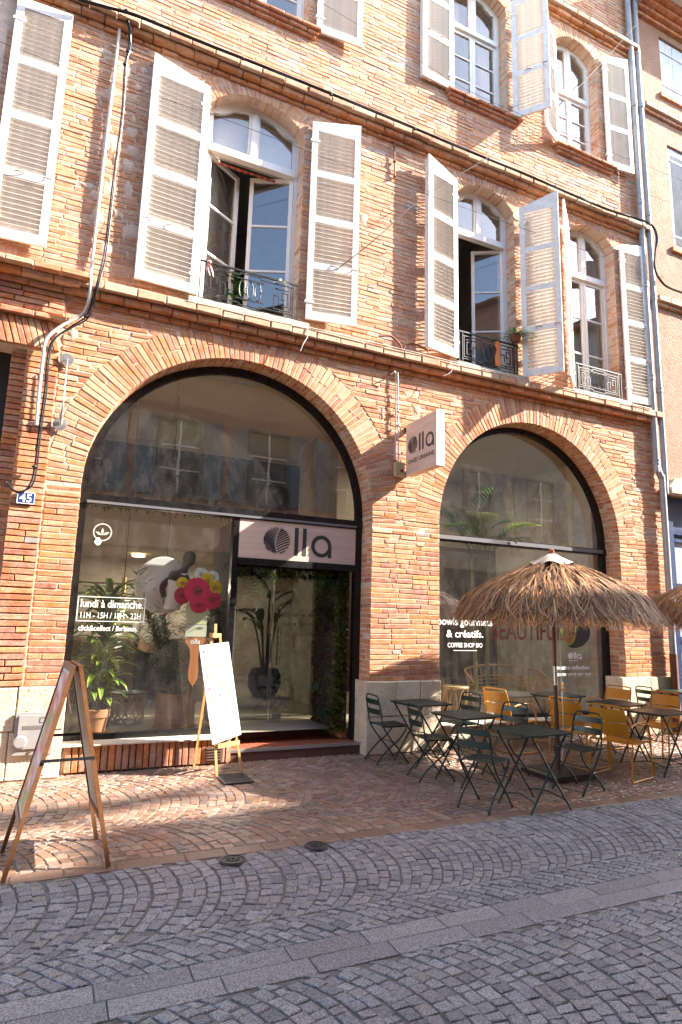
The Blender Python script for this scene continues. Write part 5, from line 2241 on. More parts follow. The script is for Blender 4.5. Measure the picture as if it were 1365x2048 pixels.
def field(name, base, dark):
    if name in MATS:
        return MATS[name]
    m = bpy.data.materials.new(name)
    m.use_nodes = True
    n, l = m.node_tree.nodes, m.node_tree.links
    tc = n.new('ShaderNodeTexCoord')
    mp = n.new('ShaderNodeMapping')
    mp.inputs['Rotation'].default_value = (pi / 2, 0, 0)
    bt = n.new('ShaderNodeTexBrick')
    bt.inputs['Color1'].default_value = base
    bt.inputs['Color2'].default_value = dark
    bt.inputs['Mortar'].default_value = MORTAR
    bt.inputs['Scale'].default_value = 1.0
    bt.inputs['Brick Width'].default_value = .34
    bt.inputs['Row Height'].default_value = .067
    bt.inputs['Mortar Size'].default_value = .007
    l.new(tc.outputs['Object'], mp.inputs[0])
    l.new(mp.outputs[0], bt.inputs[0])
    l.new(bt.outputs[0], n['Principled BSDF'].inputs['Base Color'])
    n['Principled BSDF'].inputs['Roughness'].default_value = .9
    MATS[name] = m
    return m


m_far_brick = field('street_brick', L(.42, .2, .11), L(.36, .16, .09))
m_far_cream = mat('cream_render', L(.45, .39, .30), .95, var=.08)
m_bluegrey = mat('blue_grey_boards', L(.14, .18, .22), .6, var=.15, vscale=3)


def wgrid(x0, n, dx, zs, ww=1.1, wh=2.1):
    return [(x0 + i * dx, zz, ww, wh) for i in range(n) for zz in zs]


def dark_front(tp, x0, x1):  # unseen ground-floor front, added to darken the reflections in the lower panes
    t, put = tp
    a = MB()
    a.box(x0, x1, -9.19, -9.12, 0, 3.5)
    fr_ = put(a, 'shop_front', mat('dark_shop_front', L(.03, .028, .026), .45, var=.2), t)
    n = max(2, int((x1 - x0) / 1.7))
    for k in range(n):
        a = MB()
        xa = x0 + .12 + k * (x1 - x0 - .24) / n
        a.box(xa + .06, xa + (x1 - x0 - .24) / n - .06, -9.118, -9.10, .5, 2.7)
        put(a, 'pane', mat('dark_pane', L(.012, .014, .016), .08), fr_)


street_house(-16, -1.5, 'brick house across the street with low roof, seen only in the panes', m_far_brick, [(-16, 11.5), (-1.5, 11.5)], wgrid(-14, 5, 2.8, (4.6, 8.2)), m_bluegrey)
dark_front(street_house(-1.4, 11.5, 'brick house with grey-blue shutters mirrored in the shop arches', m_far_brick, [(-1.4, 12.2), (11.5, 12.6)], wgrid(0.4, 5, 2.6, (5.0, 8.6)), m_bluegrey), -1.2, 11.3)
dark_front(street_house(11.6, 20.2, 'cream rendered house mirrored in the right shop arch', m_far_cream, [(11.6, 12.9), (20.2, 13.6)], wgrid(13.2, 3, 2.8, (4.8, 8.6)), m_bluegrey), 11.8, 20.0)
th, put = street_house(20.3, 45.0, 'tall brick house whose roof shades the far end of the street', m_far_brick,
                       [(20.3, 14.85), (24.6, 15.71), (27.0, 16.57), (28.9, 16.46), (33.0, 15.87), (45, 15.12)], wgrid(22, 8, 2.8, (4.8, 8.6)), None)
a = MB()
# unseen slab on posts, added above the roof to shade a paving band
cp = [(18.6, 15.35), (21.3, 16.08), (24.5, 17.20), (26.3, 18.05), (26.6, 18.4), (25.4, 17.75), (23.9, 17.28), (23.1, 17.2), (18.6, 16.4)]
a.prism(cp, -9.25, -9.15)
put(a, 'shade_slab', mat('roof_tile', L(.33, .14, .08), .85, var=.25), th)
a = MB()
for x in (22.0, 24.2, 25.8):
    a.box(x - .04, x + .04, -9.24, -9.16, 14.8, 16.9 if x < 24 else 17.4)
put(a, 'slab_post', m_iron, th)

# ------------------------------------------------------------------ pipes and cables on the wall
dpipe = thing('drainpipe', 'grey zinc drainpipe on the corner of the brick house with an elbow', 'drainpipe', (9.43, -0.09, 0), group='zinc drainpipes at the house corner')
a = MB()
a.tube(smooth_path([(0, 0, 14.6), (0, 0, 9.0), (0, 0, 4.75), (0, 0, 4.5), (.10, 0, 4.28), (.12, 0, 4.05), (.12, 0, 1.2)], 6), .055, 12)
a.build('pipe', m_zinc, dpipe, smooth=60)
for zc in (11.7, 9.6, 7.9, 6.1, 4.55):
    a = MB()
    a.lathe([(.055, -.05), (.066, -.045), (.066, -.015), (.06, 0), (.066, .015), (.066, .045), (.055, .05)], 14, (0, 0, zc))
    a.build('collar', m_zinc, dpipe, smooth=60)
a = MB()
a.tube([(.12, 0, 1.28), (.12, 0, .02)], .062, 12)
a.build('iron_foot', m_rust, dpipe, smooth=60)
dpipe2 = thing('drainpipe', 'second zinc drainpipe, nearer the pink house, with a curved top', 'drainpipe', (9.62, -0.10, 0), group='zinc drainpipes at the house corner')
a = MB()
a.tube(smooth_path([(.45, -.35, 14.28), (.2, -.3, 14.26), (.03, -.1, 14.15), (0, 0, 13.9), (0, 0, 9.0), (0, 0, 4.4), (-.02, 0, 4.2)], 6), .05, 12)
a.build('pipe', m_zinc, dpipe2, smooth=60)
for zc in (11.75, 9.4, 7.7, 5.9):
    a = MB()
    a.lathe([(.05, -.05), (.06, -.045), (.06, -.015), (.055, 0), (.06, .015), (.06, .045), (.05, .05)], 14, (0, 0, zc))
    a.build('collar', m_zinc, dpipe2, smooth=60)


def cable(name, label, paths, r, m=m_black, cat='cable', n=6, group=None, clips=()):
    P0 = Vector(paths[0][0])
    t = thing(name, label, cat, P0, group=group)
    for p in paths:
        a = MB()
        a.tube([q - P0 for q in smooth_path(p, 7)], r, n)
        a.build('strand', m, t, smooth=60)
    for c in clips:
        a = MB()
        v, f = oval(0, 0, 0, .028, .028, .02, 8, 6)
        a.add(v, f)
        a.build('clip', m, t, loc=Vector(c) - P0)
    return t


bun = [(-1.2, -.2, 8.93), (-0.32, -.20, 8.98), (0.26, -.20, 9.07), (0.67, -.20, 9.08), (1.25, -.20, 9.08), (2.52, -.20, 9.10), (4.05, -.20, 9.10), (5.04, -.20, 9.09), (6.65, -.20, 9.085),
       (7.76, -.20, 9.06), (8.55, -.20, 9.06), (9.25, -.20, 9.12), (9.56, -.20, 9.10), (9.68, -.20, 8.87), (9.56, -.20, 8.33), (9.70, -.19, 8.06), (10.15, -.15, 7.97), (11.5, -.15, 8.05)]
paths = []
for k in range(5):
    paths.append([(p[0] + U(-.02, .02), p[1] + .013 * cos(k * 1.3 + i * 1.1), p[2] + .013 * sin(k * 1.3 + i * 1.1)) for i, p in enumerate(bun)])
cable('cable_bundle', 'twisted bundle of black cables running along the upper brick ledge', paths, .008, clips=[(x, -.2, 9.085) for x in (.2, .55, 1.7, 3.0, 4.4, 5.8, 7.2)])
vc = [(0.19, -.14, 9.10), (0.26, -.10, 8.89), (0.27, -.06, 8.67), (0.25, -.06, 8.45), (0.27, -.06, 7.74), (0.25, -.06, 6.97), (0.24, -.06, 6.29), (0.23, -.08, 5.84), (0.20, -.22, 5.52),
      (0.16, -.22, 5.23), (0.11, -.12, 5.00), (-0.05, -.1, 4.84), (-0.21, -.1, 4.65), (-0.24, -.1, 4.41), (-0.23, -.1, 4.06), (-0.24, -.1, 3.61), (-0.24, -.1, 3.22), (-0.26, -.1, 3.02),
      (-0.33, -.1, 2.92), (-0.42, -.1, 2.92), (-0.50, -.08, 3.01)]
cable('cable_drop', 'pair of black cables dropping past the left shutter to a hook by the house number',
      [[(p[0] + k * .022, p[1] - .01 * k, p[2] + .012 * sin(i * 2 + k * 3)) for i, p in enumerate(vc)] for k in (0, 1)], .010,
      clips=[(.27, -.06, 8.66), (.25, -.06, 8.46), (.11, -.12, 5.0), (-.24, -.1, 3.2)])
cable('conduit', 'pale plastic conduit bending down the wall beside the black cables',
      [[(0.15, -.045, 8.95), (0.135, -.045, 7.92), (0.12, -.045, 6.66), (0.11, -.05, 5.56), (0.115, -.20, 5.46), (0.12, -.20, 5.19), (0.07, -.12, 5.02), (-0.15, -.1, 4.82), (-0.27, -.1, 4.64), (-0.28, -.1, 4.40), (-0.28, -.1, 4.00), (-0.27, -.1, 3.66)]],
      .019, m_plastic, 'pipe', 8)
cable('sill_cable', 'thin pale cable lying along the brick ledge under the windows',
      [[(1.23, -.17, 5.485), (1.68, -.165, 5.482), (2.75, -.17, 5.484), (4.11, -.17, 5.485), (5.48, -.168, 5.48), (7.47, -.17, 5.484), (9.3, -.17, 5.48)],
       [(2.78, -.165, 5.48), (2.79, -.18, 5.35), (2.73, -.19, 5.22), (2.70, -.18, 5.12)], [(5.05, -.165, 5.48), (5.08, -.185, 5.36), (5.02, -.19, 5.27), (4.93, -.18, 5.22)]], .006, mat('pale_cable', L(.55, .52, .48), .5))
cable('overhead_wire', 'thin dark wire slanting up from a wall hook across the facade',
      [[(3.0, -.02, 6.25), (3.66, -.30, 6.91), (4.61, -.30, 8.00), (7.04, -.30, 10.33), (9.96, -.30, 14.1)]], .006, mat('brown_wire', L(.018, .011, .008), .7), 'wire')
cable('overhead_wire', 'fine level wire crossing the left shutters at head height of the first floor',
      [[(-1.9, -.25, 8.02), (-0.29, -.25, 7.96), (1.31, -.25, 8.03), (3.30, -.25, 8.0), (6.6, -.25, 8.02), (9.7, -.25, 8.05)]], .003, mat('brown_wire', L(.018, .011, .008), .7), 'wire')
cable('overhead_wire', 'fine sagging wire crossing the upper windows towards the pink house',
      [[(2.0, -.2, 10.65), (4.4, -.2, 10.34), (6.04, -.2, 10.19), (10.9, -.2, 10.4)]], .003, mat('brown_wire', L(.018, .011, .008), .7), 'wire')
cable('rusty_pipe', 'short rusty pipe under the upper ledge between the two windows', [[(4.14, -.035, 8.90), (4.155, -.035, 8.3)]], .012, m_rust, 'pipe', clips=[(4.15, -.035, 8.55), (4.155, -.035, 8.3)])
cable('sign_cable', 'thin pale pipe and wires feeding the projecting sign',
      [[(4.24, -.05, 5.19), (4.25, -.05, 4.77), (4.26, -.05, 4.2), (4.27, -.05, 3.82)], [(4.215, -.04, 5.19), (4.22, -.04, 4.5), (4.22, -.04, 3.9)],
       [(4.12, -.06, 5.12), (4.16, -.1, 5.16), (4.2, -.05, 5.17)]], .010, m_plastic, 'pipe', clips=[(4.26, -.05, 4.6), (4.26, -.05, 4.4)])
cable('iron_hook', 'dark forked wrought iron hook above the middle ledge', [[(3.93, -.06, 5.66), (4.12, -.06, 5.70), (4.27, -.06, 5.60), (4.30, -.06, 5.47)],
                                                                   [(4.72, -.06, 5.63), (4.5, -.06, 5.67), (4.35, -.06, 5.60), (4.31, -.06, 5.47)]], .014, m_rust, 'hook')

jb = thing('junction_box', 'yellowed plastic box with a red button under the projecting sign', 'box', (4.28, -0.01, 3.66))
a = MB()
a.box(-.07, .07, -.075, -.006, 0, .2)
a.build('case', mat('yellowed_plastic', L(.50, .38, .20), .5, var=.1), jb)
a = MB()
a.lathe([(0, -.006), (.025, -.006), (.025, 0), (0, 0)], 14)
a.v = [(v[0] + .02, v[2] - .077, v[1] + .08) for v in a.v]
a.build('button', mat('dull_red', L(.3, .02, .02), .5), jb)

wb = thing('cable_tie_bracket', 'two steel discs joined by a thin rod on the left pier', 'bracket', (-0.04, -0.02, 3.72))
for (z_, tilt) in ((0.0, .2), (.76, -.1)):
    a = MB()
    a.lathe([(0, -.02), (.07, -.02), (.075, -.01), (.075, 0), (0, 0)], 20)
    a.v = [(v[0], v[2] - .015, v[1] + z_) for v in a.v]
    a.build('disc', m_steel, wb, smooth=40)
a = MB()
a.tube([(0, -.04, .76), (.005, -.12, .74), (.01, -.12, .2)], .006, 6)
a.tube([(.01, -.12, .2), (0, -.10, .08), (0, -.03, .0)], [.014, .02, .014], 8)
a.build('rod', m_steel, wb, smooth=60)

hn = thing('house_number', 'small blue enamel house number plate reading 45', 'sign', (-0.29, -0.045, 2.80))
a = MB()
a.box(-.085, .085, -.008, 0.004, 0, .125)
a.build('plate', mat('blue_enamel', L(.025, .05, .20), .25), hn)
a = MB()
a.ring([(-.085, 0), (.085, 0), (.085, .125), (-.085, .125)], [(-.078, .007), (.078, .007), (.078, .118), (-.078, .118)], -.010, -.0075, True)
a.build('rim', m_letter_w, hn)
text('numerals', '45', .125, m_letter_w, hn, (0, -.0095, .02), 'CENTER', .015)

ib = thing('mailbox', 'steel wall mailbox with round intercom set in the left stone pier', 'mailbox', (0.03, -0.04, 0.25))
a = MB()
a.box(-.18, .18, -.03, .0, 0, .41)
a.prism([(-.15, .06), (.17, .06), (.17, .385), (-.15, .385)], -.045, -.0305)
a.build('plate', m_paleplate, ib)
a = MB()
a.box(-.11, .10, -.0475, -.0455, .25, .285)
a.build('letter_slot', mat('slot_edge', L(.3, .29, .28), .4, metal=.6), ib)
a = MB()
a.ring([(.04, .31), (.10, .31), (.10, .36), (.04, .36)], [(.044, .314), (.096, .314), (.096, .356), (.044, .356)], -.047, -.0455, True)
a.build('name_frame', m_iron, ib)
a = MB()
a.lathe([(0, -.02), (.05, -.02), (.062, -.01), (.065, 0), (0, 0)], 24)
a.v = [(v[0] - .12, v[2] - .046, v[1] + .13) for v in a.v]
a.build('intercom', m_paleplate, ib, smooth=40)
a = MB()
a.lathe([(0, -.01), (.014, -.01), (.014, 0), (0, 0)], 12)
a.v = [(v[0] - .02, v[2] - .0305, v[1] + .03) for v in a.v]
a.build('lock', m_rust, ib)

# plants and odds and ends in the open windows
wp = thing('window_plant', 'leafy green pot plant standing inside the open left window', 'plant', (2.02, 0.62, 5.6))
a = MB()
a.lathe([(0, 0), (.10, 0), (.13, .2), (.115, .2), (.11, .17), (0, .17)], 20)
a.build('pot', m_terra, wp, smooth=35)
a = MB()
for i in range(70):
    an, zz = U(0, 6.28), U(.2, .78)
    leaf(a, (cos(an) * .05, sin(an) * .05, zz), (cos(an), sin(an), U(.1, .8)), U(.10, .2), U(.06, .10), 1.0, pick([L(.06, .15, .03), L(.09, .2, .04), L(.04, .1, .03)]), seg=4)
a.build('leaves', m_leafcol, wp)
hb = thing('hanging_basket', 'small brown hanging pot with trailing plant beside the open middle window', 'plant', (6.38, -0.07, 6.10))
a = MB()
a.lathe([(0, 0), (.06, .01), (.085, .08), (.075, .14), (.06, .14), (0, .12)], 16)
a.build('pot', m_rust, hb, smooth=40)
a = MB()
for i in range(60):
    an = U(0, 6.28)
    leaf(a, (cos(an) * .05, sin(an) * .05, .12), (cos(an), sin(an), .5), U(.15, .42), .018, 3.0, pick([L(.10, .2, .04), L(.2, .28, .08)]), seg=5)
a.build('leaves', m_leafcol, hb)
a = MB()
for k in range(3):
    a.tube([(.07 * cos(k * 2.1), .07 * sin(k * 2.1), .13), (0, 0, .34)], .003, 4)
a.build('cord', mat('red_cord', L(.4, .03, .03), .6), hb)
og = thing('orange_ornament', 'orange cut-out figure tied to the middle railing', 'ornament', (6.03, -0.055, 5.64))
a = MB()
a.prism([(-.05, 0), (.05, 0), (.06, .14), (.035, .26), (.06, .30), (.05, .40), (0, .42), (-.05, .40), (-.045, .32), (-.02, .27), (-.055, .14)], -.006, .006)
a.build('figure', mat('orange_paint', L(.65, .16, .01), .5), og)
a = MB()
a.tube([(0, 0, .3), (0, .02, .45)], .004, 5)
a.build('string', m_rust, og)
rb = thing('ribbon', 'pink ribbon knotted on the left end of the left railing', 'ribbon', (1.47, -0.045, 5.98))
a = MB()
for k in range(4):
    leaf(a, (0, 0, .12), (U(-.4, .4), -.3, -1), U(.12, .24), .045, .5, L(.6, .28, .24), seg=4)
a.add(*oval(0, -.01, .13, .03, .02, .025, 8, 6), col=L(.6, .28, .24))
a.build('cloth', m_petal, rb)
rb = thing('ribbon', 'pale green ribbon knotted on the right end of the left railing', 'ribbon', (2.42, -0.045, 5.98))
a = MB()
for k in range(4):
    leaf(a, (0, 0, .12), (U(-1, 1), -.3, U(-1, .1)), U(.12, .2), .04, .6, L(.5, .58, .42), seg=4)
a.add(*oval(0, -.01, .13, .025, .02, .025, 8, 6), col=L(.5, .58, .42))
a.build('cloth', m_petal, rb)
# ------------------------------------------------------------------ terrace furniture
def folding_chair():
    t = link('folding_chair', None)
    r = .0095
    a = MB()
    side = []
    for s in (-1, 1):
        side.append([(-.205, s * .175, .72), (-.175, s * .182, .58), (-.155, s * .185, .46), (-.115, s * .185, .38), (-.02, s * .185, .26), (.10, s * .185, .13), (.195, s * .185, .01)])
    top = [(-.215, -.150, .775), (-.219, -.11, .79), (-.222, 0, .793), (-.219, .11, .79), (-.215, .150, .775)]
    a.tube(smooth_path(side[0][::-1] + top + side[1], 4), r, 8)
    a.build('back_frame', m_green, t, smooth=60)
    for s in (-1, 1):
        a = MB()
        a.tube(smooth_path([(.185, s * .165, .435), (.165, s * .165, .38), (.08, s * .165, .28), (-.04, s * .165, .19), (-.15, s * .165, .09), (-.21, s * .165, .01)], 4), r, 8)
        a.build('leg', m_green, t, smooth=60)
    a = MB()
    for (x, y) in ((.195, .185), (-.21, .165)):
        a.tube([(x, -y, .035), (x, y, .035)], .005, 6)
        for s in (-1, 1):
            a.lathe([(0, 0), (.014, 0), (.013, .022), (0, .022)], 8, (x, s * y, 0))
    a.tube([(-.01, -.185, .245), (-.01, .185, .245)], .005, 6)
    a.build_each('stretcher', m_green, t, 60)
    for (zc, h, bow) in ((.715, .06, .02), (.60, .062, .022)):
        a = MB()
        k = 8
        vs = []
        for i in range(k + 1):
            y = -.178 + .356 * i / k
            x = -.19 - (zc - .6) * .15 - bow * (1 - (y / .178) ** 2)
            for (dx, dz) in ((-.003, -h / 2), (.003, -h / 2), (.003 - .008, h / 2), (-.003 - .008, h / 2)):
                vs.append((x + dx, y, zc + dz))
        fs = [(i * 4 + j, i * 4 + (j + 1) % 4, (i + 1) * 4 + (j + 1) % 4, (i + 1) * 4 + j) for i in range(k) for j in range(4)] + [(0, 1, 2, 3), (k * 4 + 3, k * 4 + 2, k * 4 + 1, k * 4)]
        a.add(vs, fs)
        a.build('back_slat', m_green, t, smooth=40)
    for i in range(6):
        a = MB()
        xa = -.155 + i * .0595
        zc = .445 - .012 * sin(pi * (i + .5) / 6)
        wy = .178 if 0 < i < 5 else .165
        a.box(xa, xa + .050, -wy, wy, zc - .004, zc + .004)
        a.build('seat_slat', m_green, t)
    a = MB()
    for s in (-1, 1):
        a.box(-.15, .19, s * .160 - .006, s * .160 + .006, .420, .434)
    a.build_each('seat_rail', m_green, t)
    return t


def folding_table():
    t = link('folding_table', None)
    n = 8
    w = .57
    for i in range(n):
        a = MB()
        ya = -w / 2 + .012 + i * (w - .024) / n
        a.box(-w / 2 + .012, w / 2 - .012, ya + .003, ya + (w - .024) / n - .003, .704, .716)
        a.build('slat', m_green, t)
    a = MB()
    c = .03
    k = [(-w / 2 + c, -w / 2), (w / 2 - c, -w / 2), (w / 2, -w / 2 + c), (w / 2, w / 2 - c), (w / 2 - c, w / 2), (-w / 2 + c, w / 2), (-w / 2, w / 2 - c), (-w / 2, -w / 2 + c)]
    inn = [(x * .955, y * .955) for x, y in k]
    a.ring(k, inn, -.008, .008, True)
    a.v = [(v[0], v[2], v[1] + .710) for v in a.v]
    a.build('rim', m_green, t)
    for s in (-1, 1):
        for q in (-1, 1):
            a = MB()
            y = s * (.235 if q > 0 else .215)
            a.tube([(-.24 * q, y, .70), (.0, y, .36), (.255 * q, y, .005)], .0105, 8)
            a.build('leg', m_green, t, smooth=60)
    a = MB()
    for q in (-1, 1):
        yy = .235 if q > 0 else .215
        a.tube(smooth_path([(.19 * q, -yy, .095), (.17 * q, 0, .135), (.19 * q, yy, .095)], 6), .007, 6)
        a.tube([(-.22 * q, -yy, .69), (-.22 * q, yy, .69)], .007, 6)
    a.tube([(0, -.235, .36), (0, .235, .36)], .006, 6)
    a.build_each('brace', m_green, t, 60)
    return t


def arm_chair():
    t = link('armchair', None)
    r = .0105
    for s in (-1, 1):
        a = MB()
        y = s * .255
        pts = [(-.22, y, .60), (-.10, y, .635), (.06, y, .64), (.17, y, .615), (.225, y, .54), (.235, y, .42), (.25, y, .20), (.262, y, .045), (.235, y, .012), (.0, y, .012), (-.21, y, .012), (-.25, y, .035), (-.235, y, .2), (-.20, y, .43)]
        a.tube(smooth_path(pts, 4), r, 8)
        a.build('side_frame', m_yellow, t, smooth=60)
    a = MB()
    up = [(-.20, .215, .43), (-.235, .215, .60), (-.285, .205, .79), (-.293, .17, .825), (-.296, 0, .83), (-.293, -.17, .825), (-.285, -.205, .79), (-.235, -.215, .60), (-.20, -.215, .43)]
    a.tube(smooth_path(up, 4), r, 8)
    a.tube([(-.20, -.255, .43), (-.20, .255, .43)], .009, 7)
    a.tube([(.235, -.255, .40), (.235, .255, .40)], .009, 7)
    a.tube([(-.22, -.255, .60), (-.235, -.215, .60)], .008, 6)
    a.tube([(-.22, .255, .60), (-.235, .215, .60)], .008, 6)
    a.build_each('back_frame', m_yellow, t, 60)
    for (za, zb) in ((.50, .635), (.65, .79)):
        a = MB()
        k = 8
        vs = []
        for i in range(k + 1):
            y = -.212 + .424 * i / k
            for (zc, o_) in ((za, 0), (zb, 0), (zb, .005), (za, .005)):
                x = -.215 - (zc - .5) * .25 - .03 * (1 - (y / .212) ** 2) + o_
                vs.append((x, y, zc))
        fs = [(i * 4 + j, i * 4 + (j + 1) % 4, (i + 1) * 4 + (j + 1) % 4, (i + 1) * 4 + j) for i in range(k) for j in range(4)] + [(0, 1, 2, 3), (k * 4 + 3, k * 4 + 2, k * 4 + 1, k * 4)]
        a.add(vs, fs)
        a.build('back_slat', m_yellow, t, smooth=40)
    for i in range(4):
        a = MB()
        xa = -.20 + i * .112
        vs = []
        for j in range(7):
            y = -.235 + .47 * j / 6
            for (x, o_) in ((xa, 0), (xa + .104, 0), (xa + .104, -.006), (xa, -.006)):
                u = (x + .20) / .44
                z_ = .425 - .03 * sin(pi * min(1, u * .9)) - .012 * (1 - (y / .235) ** 2) + o_
                vs.append((x, y, z_))
        fs = [(j * 4 + q, j * 4 + (q + 1) % 4, (j + 1) * 4 + (q + 1) % 4, (j + 1) * 4 + q) for j in range(6) for q in range(4)] + [(0, 1, 2, 3), (27, 26, 25, 24)]
        a.add(vs, fs)
        a.build('seat_slat', m_yellow, t, smooth=40)
    return t


def spread(proto, spots, cat, group):
    for i, (x, y, deg, label) in enumerate(spots):
        t = proto if i == 0 else copy_tree(proto)
        t.location = (x, y, gz(y) + .001)
        t.rotation_euler = (0.0, 0.0, radians(deg))
        tag(t, label, cat, group)


spread(folding_chair(), [
    (3.98, -.34, -2, 'leftmost green folding chair, standing against the stone pier'),
    (4.09, -1.15, -8, 'green folding chair between the leftmost chair and the nearest front chair'),
    (4.03, -2.18, 22, 'nearest green folding chair, seen from behind at the grey cobbles'),
    (4.98, -.45, 187, 'green folding chair by the glass at the right of the pier table'),
    (5.02, -1.30, 196, 'green folding chair facing left behind the nearest table'),
    (5.40, -2.03, 190, 'green folding chair in front of the parasol pole, facing left'),
    (8.82, -.28, -3, 'far green folding chair against the right stone pier'),
], 'chair', 'green folding chairs')
spread(folding_table(), [
    (4.34, -.55, 6, 'green folding table against the middle stone pier'),
    (4.38, -1.40, 5, 'green folding table in the second row, behind the nearest table'),
    (4.50, -2.33, 4, 'nearest green folding table, beside the parasol'),
    (6.80, -.30, 6, 'green folding table by the right shop window, behind the parasol pole'),
    (7.08, -1.08, 4, 'dark folding table between two mustard chairs, behind another'),
    (7.02, -1.74, 6, 'dark folding table nearest the right edge'),
    (9.45, -.30, 0, 'pale lit folding table at the right stone pier'),
], 'table', 'green folding tables')
spread(arm_chair(), [
    (5.92, -.30, 8, 'mustard armchair by the glass, left of the parasol pole'),
    (7.62, -.42, 184, 'mustard armchair before the right stone pier, back to the pier'),
    (6.25, -1.20, 12, 'mustard armchair just right of the parasol pole, half hidden by a green chair'),
    (6.34, -1.76, 15, 'nearest mustard armchair, its arm and runner in full view'),
    (7.80, -1.08, 186, 'mustard armchair at the right, backrest facing the camera'),
    (7.78, -1.74, 184, 'mustard armchair cut by the right edge'),
], 'chair', 'mustard armchairs')


# ------------------------------------------------------------------ thatched parasols
STRAW = [L(0.384, 0.186, 0.070), L(0.320, 0.141, 0.051), L(0.205, 0.102, 0.054), L(0.461, 0.256, 0.109), L(0.141, 0.074, 0.041), L(0.230, 0.147, 0.096), L(0.512, 0.333, 0.166), L(0.435, 0.179, 0.051)]


def parasol(x, y, label, seed):
    t = thing('thatched_parasol', label, 'parasol', (x, y, gz(y) + .001), group='thatched straw parasols')
    rr = random.Random(seed)
    u_ = rr.uniform
    a = MB()
    a.prism([(-.30, 0), (.30, 0), (.30, .045), (.27, .06), (-.27, .06), (-.30, .045)], -.30, .30)
    a.build('base', mat('dark_base', L(.035, .025, .022), .5, var=.2), t)
    a = MB()
    a.lathe([(.032, .06), (.032, .5), (.026, .5), (.024, 1.02), (0, 1.02)], 14)
    a.build('lower_pole', mat('brown_pole', L(.10, .035, .022), .4, var=.15), t, smooth=50)
    a = MB()
    a.lathe([(.0245, 1.02), (.0245, 1.24)], 14)
    a.build('steel_sleeve', m_steel, t, smooth=50)
    a = MB()
    a.lathe([(.023, 1.24), (.023, 2.55), (0, 2.57)], 14)
    a.build('upper_pole', mat('red_brown_pole', L(.22, .06, .03), .4, var=.15), t, smooth=50)
    Z = lambda r: 2.50 - .24 * r - .19 * r * r
    a = MB()
    for k in range(8):
        an = k * pi / 4
        a.tube([(cos(an) * r, sin(an) * r, Z(r) - .05) for r in (.03, .4, .8, 1.06)], .009, 6)
    a.build_each('rib', m_bark, t)
    a = MB()
    n, m_ = 40, 8
    vs, cs = [], []
    for i in range(m_ + 1):
        r = .05 + 1.0 * i / m_
        for j in range(n):
            an = 2 * pi * j / n
            vs.append((r * cos(an), r * sin(an), Z(r) - .012))
            cs.append(L(.09, .05, .025))
    a.add(vs, [(i * n + j, i * n + (j + 1) % n, (i + 1) * n + (j + 1) % n, (i + 1) * n + j) for i in range(m_) for j in range(n)], cs)
    for i in range(9500):
        an = u_(0, 2 * pi)
        lay = i / 9500
        r0 = .08 + 1.02 * sqrt(u_(0, 1)) if lay > .35 else u_(.7, 1.08)
        ln = u_(.3, .65) * (1 + .25 * sin(an * 31))
        c = shade(rr.choice(STRAW), u_(.6, 1.25))
        h0 = u_(-.005, .04) + .022 * sin(an * 19 + 2 * sin(r0 * 9))
        drift = u_(-.13, .13) + .10 * sin(an * 23) * sin(an * 7 + lay * 9)
        w = u_(.0025, .0095)
        pts = []
        rmax = 1.05 + u_(-.06, .06)
        for k in range(5):
            s = k / 4
            r = r0 + ln * s
            drop = 0
            if r > rmax:
                ex = r - rmax
                r = rmax + ex * .35
                drop = ex * .42
            aa = an + drift * s * s + .03 * sin(an * 40 + s * 3)
            zz = Z(min(r, 1.15)) + h0 * (1 - .4 * s) - drop + (.012 * sin(s * 5 + i) if i % 7 == 0 else 0)
            pts.append((Vector((r * cos(aa), r * sin(aa), zz)), Vector((-sin(aa), cos(aa), u_(-.5, .5) * .6))))
        vs, cs = [], []
        for k, (p, sd_) in enumerate(pts):
            ww = w * (1 - .6 * k / 4)
            vs += [p - sd_ * ww, p + sd_ * ww]
            cs += [shade(c, .85 + .3 * k / 4)] * 2
        a.add(vs, [(2 * k, 2 * k + 1, 2 * k + 3, 2 * k + 2) for k in range(4)], cs)
    tag(a.build('thatch', m_dry, t, normals=False), kind='stuff')
    a = MB()
    vs, n = [], 28
    for (r, zz, wob) in ((.0, 2.60, 0), (.06, 2.595, 0), (.13, 2.55, .004), (.22, 2.495, .012), (.27, 2.465, .022)):
        for j in range(n):
            an = 2 * pi * j / n
            vs.append((r * cos(an) * (1 + wob * sin(an * 3)), r * sin(an), zz + wob * sin(an * 5 + 1)))
    a.add(vs, [(i * n + j, i * n + (j + 1) % n, (i + 1) * n + (j + 1) % n, (i + 1) * n + j) for i in range(4) for j in range(n)])
    a.build('cap', mat('canvas_cap', L(.40, .33, .25), .9, var=.08, vscale=12), t, smooth=60)
    a = MB()
    a.lathe([(.035, 2.59), (.038, 2.645), (.02, 2.66), (0, 2.66)], 12)
    a.build('finial', mat('red_brown_pole', L(.22, .06, .03), .4, var=.15), t, smooth=50)


parasol(5.64, -1.48, 'thatched straw parasol in full view over the terrace tables', 3)
parasol(8.85, -1.50, 'second thatched straw parasol, cut by the right edge', 5)

